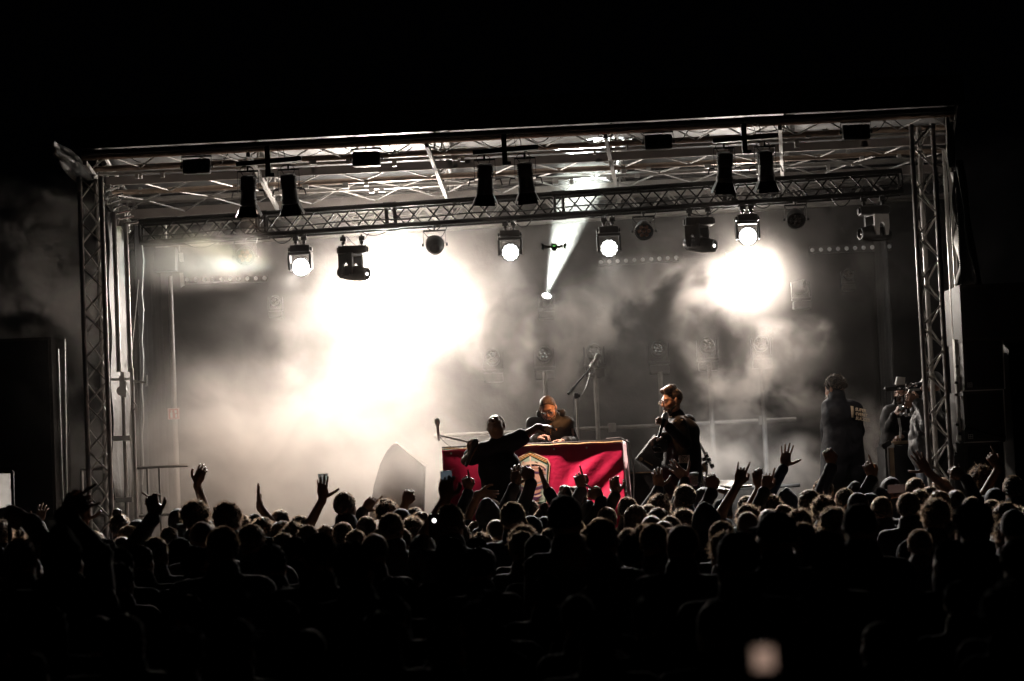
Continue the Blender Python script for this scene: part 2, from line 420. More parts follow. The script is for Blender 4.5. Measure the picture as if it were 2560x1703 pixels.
# ---------------------------------------------------------------- roof
def roof():
    t = thing('stage_roof', 'flat truss roof of tubes, flat beams and grey sheet over the stage', 'stage roof', (0, 24.5, 5.3))
    def line(x0, y0, x1, y1, Y0, Y1, r, name, m=M_ALU, flat=None):
        a, b = U(x0, y0, Y0), U(x1, y1, Y1); mb = MB()
        if flat: mb.beam(a, b, flat[0], flat[1])
        else: mb.tube(a, b, r, 12)
        mb.build(name, m, t); return a, b
    M_WARMLIT = mat('orange_lit_tube', (0.45, 0.34, 0.27), 0.36, 0.75, 0.25, 7)  # orange lamp glints put into the tube colour
    f0 = line(205, 394, 2385, 284, 21.9, 21.9, .034, 'front_tube', M_WARMLIT)
    f0b = line(205, 384, 2385, 274, 21.86, 21.86, .028, 'front_tube', M_BLKM)
    f1 = line(225, 424, 2370, 318, 22.7, 22.7, .030, 'cross_tube', M_WARMLIT)
    f1b = line(235, 437, 2368, 331, 22.95, 22.95, .018, 'cross_tube')
    b1 = line(250, 455, 2366, 350, 23.5, 23.5, 0, 'flat_beam', M_GREYM, (.05, .085))
    f2 = line(262, 484, 2372, 376, 24.4, 24.4, .029, 'cross_tube', M_WARMLIT)
    f3 = line(280, 503, 2372, 394, 25.1, 25.1, .026, 'cross_tube')
    b2 = line(305, 537, 2366, 420, 26.1, 26.1, 0, 'flat_beam', M_GREYM, (.05, .10))
    f4 = line(320, 560, 2366, 448, 27.2, 27.2, .026, 'cross_tube')
    def zig(l0, l1, n, r, ph=0, name='roof_lacing'):
        mb = MB()
        for i in range(n):
            s, e = (l0, l1) if (i + ph) % 2 else (l1, l0)
            mb.tube(s[0].lerp(s[1], i / n), e[0].lerp(e[1], (i + 1) / n), r, 6)
        mb.build(name, M_ROOFBAR, t)
    up = Vector((0, 0, .24))
    zig(f0, f1, 34, .009); zig(b1, f2, 26, .009); zig(f2, f3, 26, .009, 1); zig(f3, b2, 26, .009)
    zig(b2, f4, 22, .010)
    # upper layer of tubes against the sheet
    for l in (f4,):
        mb = MB(); mb.tube(l[0] + up, l[1] + up, .022, 8); mb.build('upper_tube', M_ROOFBAR, t)
    # rafters running front to back
    for k, u in enumerate((.003, .19, .395, .60, .80, .997)):
        a = f0[0].lerp(f0[1], u); b = f4[0].lerp(f4[1], u + (.0 if u > .9 or u < .1 else .0)); d = b - a
        mb = MB(); mb.beam(a + Vector((0, 0, -.05)), b + Vector((0, 0, -.05)), .035, .05); mb.build('rafter', M_ROOFBAR, t)
        mb = MB(); mb.tube(a + Vector((.07, 0, .20)), b + Vector((.07, 0, .20)), .024, 8)
        for i in range(9):
            s, e = (Vector((0, 0, -.04)), Vector((.07, 0, .20)))
            if i % 2: s, e = e, s
            mb.tube(a + d * (i / 9) + s, a + d * ((i + 1) / 9) + e, .012, 6)
        mb.build('rafter_lacing', M_ROOFBAR, t)
    # clamps and short hardware along the cross tubes
    rnd = random.Random(3); mb = MB()
    for l in (f1, f2, f3, b1, f1b):
        for i in range(14):
            p = l[0].lerp(l[1], rnd.random()); mb.bbox(p + Vector((0, 0, rnd.uniform(-.05, .02))), (rnd.uniform(.02, .07), .05, rnd.uniform(.04, .07)), .006)
    mb.build('clamps', M_STEEL, t)
    # sheet: sagging membrane above the steel
    vs = []; nx, ny = 40, 16
    for j in range(ny + 1):
        for i in range(nx + 1):
            u, v = i / nx, j / ny
            a = f0[0].lerp(f0[1], u); b = f4[0].lerp(f4[1], u); p = a.lerp(b, v)
            vs.append((p.x * 1.012, p.y, p.z + .33 - .035 * abs(math.sin(u * 5 * math.pi)) * math.sin(v * 3 * math.pi) ** 2 + .01 * math.sin(i * 2.1 + j * 1.3)))
    fs = [(j * (nx + 1) + i, j * (nx + 1) + i + 1, (j + 1) * (nx + 1) + i + 1, (j + 1) * (nx + 1) + i) for j in range(ny) for i in range(nx)]
    mb = MB(); mb.add(vs, fs); o = mb.build('roof_sheet', M_GREYPVC, t, ang=180); s = o.modifiers.new('t', 'SOLIDIFY'); s.thickness = .01; s.offset = 1
    # dark fascia above the front tubes
    mb = MB(); a, b = f0b[0] + Vector((-.1, -.02, .19)), f0b[1] + Vector((.1, -.02, .19)); mb.beam(a, b, .02, .30); mb.build('fascia', M_BLKM, t)
    return t, f0, f1, f2, f4
ROOF, RF0, RF1, RF2, RF4 = roof()
# ---------------------------------------------------------------- stage lights
def emis(name, col, s): return mat(name, (1, 1, 1), .5, emis=col, estr=s)
E_WASH = emis('lit_wash_lens', (1.0, .98, .95), 9.0)
E_LED = emis('lit_led_lens', (.93, 1.0, .97), 5.0)
E_DOT = emis('small_lit_lens', (1, .97, .92), 7.0)
M_HEAD = mat('lamp_housing', (0.030, 0.029, 0.029), 0.36, 0.0, 0.3, 15)
M_YOKEL = mat('pale_yoke_plate', (0.5, 0.48, 0.46), 0.4, 0.0, 0.2, 12)

def clampset(t, top, xs, z1):
    for s in xs:
        mb = MB(); a = top + Vector((s, 0, 0))
        mb.tube(a + Vector((0, 0, .012)), a + Vector((0, 0, -z1)), .011, 8)
        mb.lathe([(.0, -.03), (.026, -.03), (.028, 0), (.026, .03), (0, .03)], a + Vector((0, 0, -.03)), (1, 0, 0), 10)
        mb.bbox(a + Vector((0, 0, -z1 * .6)), (.035, .05, .03), .005)
        mb.build('clamp', M_STEEL if False else M_BLKM, t)
    mb = MB()
    mb.path(arc_pts(top + Vector((xs[0] * .6, -.03, -.0)), top + Vector((xs[1] * 1.6, -.05, -z1)), .05, 8), .004, 5)
    mb.path(arc_pts(top + Vector((xs[1] * 1.8, -.03, .02)), top + Vector((0.0, -.06, -z1)), .04, 8), .004, 5)
    mb.build('cable', M_RUBBER, t)

def wash(px, py, Y, d, lit, label, S=1.0, ztop=None):
    """px,py = lens centre; d = direction it points"""
    c = U(px, py, Y); d = Vector(d).normalized(); top = c + Vector((0, 0, .34 * S)); m = frame_to(d)
    t = thing('wash_light', label, 'stage light', top, 'moving wash lights under the black truss')
    clampset(t, top, (-.045, .045), .12 * S)
    mb = MB(); mb.bbox(top + Vector((0, 0, -.145 * S)), (.21 * S, .16 * S, .075 * S), .014); mb.bbox(top + Vector((-.115 * S, 0, -.15 * S)), (.03, .09, .04), .008); mb.bbox(top + Vector((.115 * S, 0, -.15 * S)), (.03, .09, .04), .008)
    mb.build('base', M_HEAD, t)
    h = Vector((d.x, d.y, 0)).normalized(); side = Vector((-h.y, h.x, 0))
    for s in (-1, 1):
        mb = MB(); q = c + side * s * .118 * S
        poly = [(-.035, -.03), (.035, -.03), (.055, .04), (.05, .13), (-.05, .13), (-.055, .04)]
        mb.prism([(x * S, z * S) for x, z in poly], .022, q, h, Vector((0, 0, 1)))
        mb.build('yoke_arm', M_HEAD, t)
    mb = MB(); mb.bbox(c + Vector((0, 0, .145 * S)), (.25 * S, .10 * S, .03), .01, Matrix((side, h, Vector((0, 0, 1)))).transposed()); mb.build('yoke_bridge', M_HEAD, t)
    mb = MB(); mb.lathe([(0, -.12), (.06, -.115), (.085, -.08), (.098, -.03), (.105, .0), (.105, .035), (.094, .037), (.094, .02), (0, .018)], c - d * .03, d, 26)
    for i in range(24):
        a = 2 * math.pi * i / 24; mb.box(c - d * .055 + m @ Vector((.099 * math.cos(a), .099 * math.sin(a), 0)), (.006, .006, .05), m @ Matrix.Rotation(a, 3, 'Z'))
    hd = mb.build('head', M_HEAD, t)
    if lit == 'full':
        mb = MB(); mb.lathe([(0, .006), (.06, .004), (.092, 0), (.092, -.008), (0, -.008)], c - d * .008, d, 28); mb.build('lens', E_WASH, t)
    else:
        mb = MB(); mb.lathe([(.092, 0), (.092, -.01), (0, -.01)], c - d * .008, d, 28); mb.build('lens_plate', M_GREYM, t)
        mb = MB()
        for ring, nn in ((0, 1), (.037, 6), (.074, 12)):
            for i in range(nn):
                a = 2 * math.pi * i / nn + ring * 3; p = c - d * .006 + m @ Vector((ring * math.cos(a), ring * math.sin(a), 0))
                mb.lathe([(.0155, 0), (.0145, .006), (0, .008)], p, d, 10)
        mb.build('led_cluster', E_LED, t)
    return t, c, d

def profile_mover(px, py, Y, ax, label, S=1.0, lens=True, pale=False, spotside=None):
    c = U(px, py, Y); ax = Vector(ax).normalized(); top = c + Vector((0, 0, .40 * S))
    t = thing('moving_head_light', label, 'stage light', top, 'moving head spotlights under the black truss')
    clampset(t, top, (-.10 * S, .10 * S), .13 * S)
    mb = MB(); mb.bbox(top + Vector((0, 0, -.155 * S)), (.30 * S, .20 * S, .085 * S), .015); mb.bbox(top + Vector((-.155 * S, 0, -.155 * S)), (.025, .12, .06), .006); mb.bbox(top + Vector((.155 * S, 0, -.155 * S)), (.025, .12, .06), .006)
    mb.build('base', M_HEAD, t)
    side = Vector((-ax.y, ax.x, 0)).normalized(); h = Vector((ax.x, ax.y, 0)).normalized()
    for k, s in enumerate((-1, 1)):
        mb = MB(); q = c + side * s * .10 * S + h * -.03 * S
        poly = [(-.085, .20), (.085, .20), (.085, .06), (.07, -.02), (.035, -.02), (.03, .09), (.0, .12), (-.03, .09), (-.035, -.02), (-.07, -.02), (-.085, .06)]
        mb.prism([(x * S, z * S) for x, z in poly], .03, q, h, Vector((0, 0, 1)))
        mb.build('yoke_arm', M_YOKEL if (pale and s * side.y < 0) else M_HEAD, t)
    mb = MB(); mb.bbox(c + Vector((0, 0, .20 * S)) - h * .03 * S, (.17 * S, .22 * S, .03), .01, Matrix((h, side, Vector((0, 0, 1)))).transposed()); mb.build('yoke_bridge', M_HEAD, t)
    mb = MB(); mb.lathe([(.0, -.185 * S), (.05 * S, -.18 * S), (.068 * S, -.15 * S), (.08 * S, -.05 * S), (.082 * S, .05 * S), (.072 * S, .13 * S), (.066 * S, .175 * S), (.056 * S, .177 * S), (.054 * S, .15 * S), (0, .148 * S)], c, ax, 22)
    mb.bbox(c - ax * .03 * S + Vector((0, 0, .0)), (.12 * S, .15 * S, .17 * S), .03, frame_to(ax)); mb.build('head', M_HEAD, t)
    mb = MB(); mb.lathe([(.052 * S, 0), (.03 * S, .01), (0, .014)], c + ax * .155 * S, ax, 20); mb.build('lens', M_GLASSDARK, t)
    if lens:
        mb = MB(); p = c + ax * .16 * S + Vector((.008, -.02, .0)); mb.lathe([(.017, 0), (.012, .008), (0, .011)], p, ax, 12); mb.build('lit_lamp', E_DOT, t)
    return t, c, ax

def par(px, py, Y, d, label, S=1.0, lens=None):
    c = U(px, py, Y); d = Vector(d).normalized(); top = c + Vector((0, 0, .20 * S)); m = frame_to(d)
    t = thing('par_can', label, 'stage light', top, 'round par cans under the black truss')
    mb = MB(); w = .118 * S
    for s in (-1, 1): mb.beam(c + Vector((s * w, 0, -.01)), c + Vector((s * w, 0, .15 * S)), .02, .005)
    mb.beam(c + Vector((-w, 0, .15 * S)), c + Vector((w, 0, .15 * S)), .004, .02)
    for s in (-1, 1): mb.lathe([(0, -.0), (.018, .0), (.018, .02), (0, .022)], c + Vector((s * w, 0, 0)), (s, 0, 0), 10)
    mb.build('bracket', M_BLKM, t)
    mb = MB(); mb.tube(top + Vector((0, 0, .03)), top + Vector((0, 0, -.06)), .010); mb.bbox(top, (.04, .05, .05), .006); mb.build('clamp', M_BLKM, t)
    mb = MB(); mb.lathe([(0, -.14 * S), (.05 * S, -.13 * S), (.085 * S, -.09 * S), (.098 * S, -.03 * S), (.098 * S, .035 * S), (.088 * S, .036 * S), (.088 * S, .012 * S), (0, .010 * S)], c, d, 26)
    for i in range(28):
        a = 2 * math.pi * i / 28; mb.box(c + d * .03 * S + m @ Vector((.099 * S * math.cos(a), .099 * S * math.sin(a), 0)), (.006, .008, .012), m @ Matrix.Rotation(a, 3, 'Z'))
    mb.build('can', M_HEAD, t)
    mb = MB()
    for ring, nn in ((0, 1), (.05, 6)):
        for i in range(nn):
            a = 2 * math.pi * i / nn; p = c + d * .014 * S + m @ Vector((ring * S * math.cos(a), ring * S * math.sin(a), 0)); mb.lathe([(.024 * S, 0), (.02 * S, .008), (0, .011)], p, d, 12)
    mb.build('lens', lens or M_GLASSDARK, t)
    mb = MB(); mb.path(arc_pts(c + Vector((-w, .02, .15 * S)), c + Vector((0, .08, .07 * S)), .03, 8), .0045, 5); mb.path(arc_pts(c + Vector((w * 1.2, .02, .2 * S)), c + Vector((.02, .08, .07 * S)), .04, 8), .0045, 5); mb.build('cable', M_RUBBER, t)
    return t

YT = 24.3
washes = [
    wash(752, 668, YT, (-.18, -1, -.12), 'full', 'fully lit wash light throwing a cyan beam to its left'),
    wash(1276, 631, YT, (-.05, -1, -.12), 'led', 'wash light with bright LED dots, left of the drone'),
    wash(1523, 621, YT, (.0, -1, -.14), 'led', 'wash light with bright LED dots, right of the narrow smoke beam'),
    wash(1870, 591, YT, (.02, -1, -.10), 'full', 'fully lit wash light above the right white glare'),
]
profile_mover(884, 683, YT, (.85, -.45, -.14), 'moving head above the big glare, tipped down to the right with a small lit lens')
profile_mover(1750, 612, YT, (.8, -.5, -.16), 'moving head right of the drone side, dark body with one small lit lens')
profile_mover(2187, 585, 24.0, (-.95, -.35, .02), 'moving head beside the right tower, pale yoke and barrel pointing left', lens=False, pale=True)
par(613, 640, YT, (0.05, -1, -.45), 'round par can left of the cyan beam with a faint amber lens', lens=M_AMBER)
par(1087, 612, YT, (.0, .9, .45), 'round par can above the big glare seen from its plain grey back')
par(1610, 577, YT, (-.05, -1, -.5), 'round par can with reddish lens hung above the right glare', lens=M_AMBER)
par(1990, 548, YT, (.03, -1, -.75), 'round par can tipped steeply down, between the lit wash light and the pale yoke')

# two-lamp blinders on the front tube
def blinder(px, py, Y, label):
    c = U(px, py, Y); t = thing('audience_blinder', label, 'stage light', c + Vector((0, 0, .14)), 'two-lamp blinders on the front tubes')
    rt = Matrix.Rotation(ROLL, 3, 'Y'); mb = MB(); mb.bbox(c, (.27, .10, .148), .03); mb.build('housing', M_HEAD, t)
    mb = MB()
    for s in (-1, 1): mb.beam(c + Vector((s * .145, 0, -.01)), c + Vector((s * .145, 0, .10)), .018, .005); mb.lathe([(0, 0), (.016, 0), (.016, .018), (0, .02)], c + Vector((s * .14, 0, 0)), (s, 0, 0), 8)
    mb.beam(c + Vector((-.145, 0, .10)), c + Vector((.145, 0, .10)), .004, .018); mb.tube(c + Vector((0, 0, .10)), c + Vector((0, 0, .16)), .011); mb.bbox(c + Vector((.0, 0, .145)), (.05, .05, .04), .006)
    mb.build('bracket', M_BLKM, t)
    for s in (-1, 1):
        mb = MB(); mb.lathe([(.052, .0), (.056, .006), (.05, .008), (.02, .001), (0, -.003)], c + Vector((s * .066, -.05, 0)), (0, -1, -.05), 20); mb.build('lens', M_GLASSDARK, t)
    mb = MB(); mb.path(arc_pts(c + Vector((.145, .03, .02)), c + Vector((.30, .03, .12)), .05, 8), .0045, 5); mb.build('cable', M_RUBBER, t)
for (x, y), l in zip(((492, 417), (916, 398), (1646, 356), (2140, 331)),
                     ('left of all the blinders, near the left tower', 'second blinder from the left tower', 'blinder between the middle and right pairs of barn-door lights', 'blinder nearest the right tower')):
    blinder(x, y, 21.95, 'black two-lamp ' + l if l.startswith('blinder') else ('black blinder ' + l if l.startswith('left') else 'black two-lamp ' + l))

def fresnel(px, py, Y, tilt, label, tiltx=0):
    c = U(px, py, Y); t = thing('barn_door_spotlight', label, 'stage light', c + Vector((0, 0, .30)), 'barn-door spotlights on the hanging bars')
    d = Vector((tiltx, tilt, -1)).normalized(); m = frame_to(d, Vector((0, 1, 0)))
    mb = MB(); mb.lathe([(0, -.15), (.05, -.15), (.07, -.135), (.072, 0), (.075, .08), (.082, .085), (.082, .13), (.07, .132), (.07, .11), (0, .108)], c, d, 20)
    mb.bbox(c - d * .08, (.125, .15, .13), .015, m)
    for i in range(6): mb.box(c - d * (.13 - .02 * i), (.15, .16, .006), m)
    mb.build('can', M_HEAD, t)
    mb = MB(); mb.lathe([(.066, 0), (.03, .008), (0, .01)], c + d * .112, d, 18); mb.build('lens', M_GLASSDARK, t)
    for k in range(4):
        a = math.pi / 2 * k; ra = m @ Matrix.Rotation(a, 3, 'Z'); ox = ra @ Vector((1, 0, 0)); oy = ra @ Vector((0, 1, 0)); o0 = c + d * .135 + ox * .075
        dd = (d * .88 + ox * (.48 if k % 2 else .38)).normalized(); mb = MB()
        mb.prism([(-.07, 0), (.07, 0), (.10 if k % 2 else .085, .115), (-.10 if k % 2 else -.085, .115)], .003, o0, oy, dd); mb.build('barn_door', M_BLKM, t)
    mb = MB(); w = .10
    for s in (-1, 1): mb.beam(c + Vector((s * w, 0, -.02)), c + Vector((s * w, 0, .19)), .016, .005); mb.tube(c + Vector((s * w, 0, 0)), c + Vector((s * (w + .045), 0, 0)), .008); mb.tube(c + Vector((s * (w + .045), 0, .0)), c + Vector((s * (w + .06), -.0, -.06)), .006)
    mb.beam(c + Vector((-w, 0, .19)), c + Vector((w, 0, .19)), .004, .016); mb.tube(c + Vector((0, 0, .18)), c + Vector((0, 0, .24)), .01); mb.build('yoke', M_BLKM, t)
    mb = MB(); mb.path(arc_pts(c + Vector((.03, .04, .14)), c + Vector((-.06, .02, .24)), -.03, 8, Vector((.06, 0, 0))), .004, 5); mb.path(arc_pts(c + Vector((-.03, .04, .14)), c + Vector((.02, .02, .24)), -.03, 8, Vector((-.07, 0, 0))), .004, 5); mb.build('cable', M_RUBBER, t)
    return c + d * .16
FR = []
for k, (xs, y0, nm) in enumerate((((621, 723), 466, 'left'), ((1213, 1314), 437, 'middle'), ((1812, 1914), 408, 'right'))):
    cx = sum(xs) / 2
    bar0, bar1 = U(cx - 82, y0 - 62 + 4, 21.75), U(cx + 82, y0 - 62 - 4, 21.75)
    t = thing('hanging_bar', 'short black bar holding the %s pair of barn-door lights' % nm, 'lighting bar', (bar0 + bar1) / 2, 'hanging bars at the front of the roof')
    mb = MB(); mb.bbox((bar0 + bar1) / 2, ((bar1 - bar0).length, .05, .045), .008, Matrix.Rotation(-.045, 3, 'Y')); mb.build('bar', M_BLKM, t)
    mb = MB(); mc = (bar0 + bar1) / 2; mb.bbox(mc + Vector((-.01, 0, .0)), (.05, .05, .30), .008); mb.lathe([(0, -.02), (.02, -.02), (.02, .02), (0, .02)], mc + Vector((.03, 0, -.13)), (1, 0, 0), 10); mb.build('hanger', M_BLKM, t)
    mb = MB(); mb.path(arc_pts(mc + Vector((-.02, 0, .16)), mc + Vector((.15, 0, .02)), -.05, 10, Vector((.05, 0, 0))), .004, 5); mb.path(arc_pts(mc + Vector((.0, 0, .18)), mc + Vector((.10, 0, .02)), -.05, 10, Vector((.02, 0, 0))), .003, 5); mb.build('cable', M_RUBBER, t)
    for j, x in enumerate(xs):
        p = fresnel(x, y0 - (4 if j else 0) + 12, 21.72, .28, 'black barn-door spotlight, %s of the %s pair under the roof front' % (('left one', 'right one')[j], nm), (-.05, .05)[j])
        FR.append(p)

# ---- fixtures standing at the back of the stage
def floor_mover(px, py, Y, label, S=1.0, d=(0, -1, .25), arc=True):
    """moving head on a rear pipe: px,py = centre of the head"""
    c = U(px, py, Y); t = thing('upright_moving_head', label, 'stage light', c + Vector((0, 0, -.30 * S)), 'moving heads standing at the back of the stage')
    d = Vector(d).normalized()
    for s in (-1, 1):
        mb = MB(); mb.bbox(c + Vector((s * .115 * S, 0, -.03)), (.02, .08, .20 * S), .008); mb.build('yoke_arm', M_HEAD, t)
    mb = MB(); mb.bbox(c + Vector((0, 0, -.155 * S)), (.25 * S, .09, .035), .01); mb.bbox(c + Vector((0, 0, -.235 * S)), (.22 * S, .17, .10 * S), .015); mb.build('base', M_HEAD, t)
    mb = MB(); mb.lathe([(0, -.13 * S), (.05 * S, -.12 * S), (.082 * S, -.07 * S), (.090 * S, .02 * S), (.092 * S, .06 * S), (.082 * S, .062 * S), (.08 * S, .03 * S), (0, .028 * S)], c, d, 22); mb.build('head', M_HEAD, t)
    mb = MB()
    for i in range(6):
        a = math.pi / 3 * i; m = frame_to(d); mb.lathe([(.024 * S, 0), (0, .008)], c + d * .03 * S + m @ Vector((.045 * S * math.cos(a), .045 * S * math.sin(a), 0)), d, 10)
    mb.lathe([(.024 * S, 0), (0, .008)], c + d * .03 * S, d, 10); mb.build('lens', M_GLASSDARK, t)
    return t, c, d
floor_mover(1360, 888, 26.5, 'upright moving head in the haze behind the man at the table')
floor_mover(1485, 882, 26.2, 'upright moving head on a pole behind the boom microphone')
floor_mover(1646, 874, 26.5, 'upright moving head in the haze left above the performer in glasses')
floor_mover(1768, 866, 26.5, 'upright moving head in the smoke right above the performer in glasses')
floor_mover(1903, 860, 26.5, 'upright moving head at the top of the right smoke plume')
floor_mover(1232, 895, 26.6, 'upright moving head lost in the glare above the silhouetted singer')
t, bc, bd = floor_mover(1365, 748, 26.7, 'moving head sending a narrow white beam up through the smoke', .8, (.22, -.75, .9))
mb = MB(); mb.lathe([(.05, 0), (.03, .01), (0, .012)], bc + bd * .05, bd, 18); mb.build('lit_lamp', emis('beam_lens', (.95, 1, .98), 30), t)
spot('narrow_beam', bc + bd * .08, U(1443, 480, 25.6), 16000, (.86, .97, .93), 21, .35, .03, t)
floor_mover(1503, 778, 26.9, 'small moving head with bright rim between the beam and the drone side', .6, (.2, -.6, .8))
floor_mover(2002, 718, 26.3, 'moving head right of the right glare with one bright edge', .9, (.9, -.4, .1))
floor_mover(2120, 686, 27.2, 'round moving head faint in the haze near the right tower', .7)
floor_mover(688, 752, 27.2, 'round moving head faint in the haze left of the big glare', .7)

def batten(x0, y0, x1, y1, n, label):
    a, b = U(x0, y0, 27.3), U(x1, y1, 27.3); t = thing('led_batten', label, 'stage light', (a + b) / 2, 'rows of small lamps on the backdrop'); d = (b - a)
    mb = MB(); mb.beam(a - d * .03, b + d * .03, .06, .09); mb.build('housing', M_HEAD, t)
    for i in range(n): mb = MB(); mb.lathe([(.026, 0), (.022, .01), (0, .014)], a + d * (i / (n - 1)) + Vector((0, -.033, 0)), (0, -1, 0), 12); mb.build('lamp', emis('batten_lens_glint', (1, .95, .9), .035), t)  # faint emission stands in for reflections in the unlit lenses
batten(1502, 656, 1690, 645, 10, 'row of small round lamps in the haze right of the drone')
batten(2030, 626, 2222, 617, 10, 'row of small round lamps in the haze below the pale yoke')
batten(468, 700, 662, 696, 10, 'row of small round lamps in the haze below the greenish puff')

# left: three-quarter hidden scoop behind the coloured puff
c = U(415, 650, 24.9); t = thing('floodlight', 'floodlight lost in the greenish haze, only its pale side plates showing', 'stage light', c + Vector((0, 0, .3)))
mb = MB(); mb.bbox(c, (.24, .2, .26), .02); mb.build('housing', M_HEAD, t)
mb = MB(); mb.prism([(0, 0), (.05, .0), (.04, .10), (-.01, .10)], .004, U(449, 655, 24.6), (1, 0, 0), (0, 0, 1)); mb.prism([(0, 0), (.045, .02), (.03, .16), (-.01, .16)], .004, U(452, 719, 24.6), (1, 0, 0), (0, 0, 1)); mb.build('side_plate', M_WHITEP, t)
mb = MB(); mb.tube(c + Vector((.0, 0, .12)), c + Vector((0, 0, .42)), .02); mb.path(arc_pts(U(447, 600, 24.6), U(449, 630, 24.6), .02, 6), .008); mb.build('bracket', M_STEEL, t)

# ---------------------------------------------------------------- lamp light
for (tt, c, d), e in zip(washes, (1300, 1000, 1000, 1300)):
    spot('wash_beam', c + d * .03, c + d * 5 + Vector((0, 0, -2.1)), e, (1, .95, .9), 36, .9, .07, tt)
tt, c, d = washes[0]
spot('cyan_beam', c + Vector((-.14, -.05, 0)), U(300, 655, 24.0), 380, (.62, 1.0, .96), 17, .5, .04, tt)
spot('yellow_tint_fill', c + Vector((-.14, -.06, 0)), U(450, 600, 23.9), 260, (.95, 1.0, .62), 17, .9, .04, tt)  # extra spot added at this fixture to tint the puff yellow
# front cans light table and performers; added fills lift low smoke and right side
spot('front_beam_and_fill', FR[2], U(1450, 1180, 22.3), 1050, (1.0, .74, .62), 26, .6, .05)
spot('front_beam_and_fill', FR[4], U(1368, 1030, 22.9), 520, (1.0, .45, .18), 10, .5, .05)
spot('front_beam_and_fill', FR[3], U(1672, 1012, 22.0), 330, (1.0, .48, .22), 9, .5, .05)
spot('front_beam_and_fill', FR[5], U(1850, 1150, 25.3), 1500, (.92, .96, 1.0), 26, .8, .05)  # added cool fill to brighten the low smoke on the right
spot('front_beam_and_fill', FR[0], U(780, 1150, 24.4), 1000, (1.0, .72, .54), 60, .9, .05)  # added warm fill tinting the low smoke on the left
spot('front_beam_and_fill', FR[5], U(2150, 1040, 23.6), 70, (1.0, .8, .65), 22, .7, .05)  # added fill brightening the people at the far right
spot('front_beam_and_fill', FR[1], U(1310, 1170, 22.3), 480, (1.0, .76, .62), 22, .7, .05)
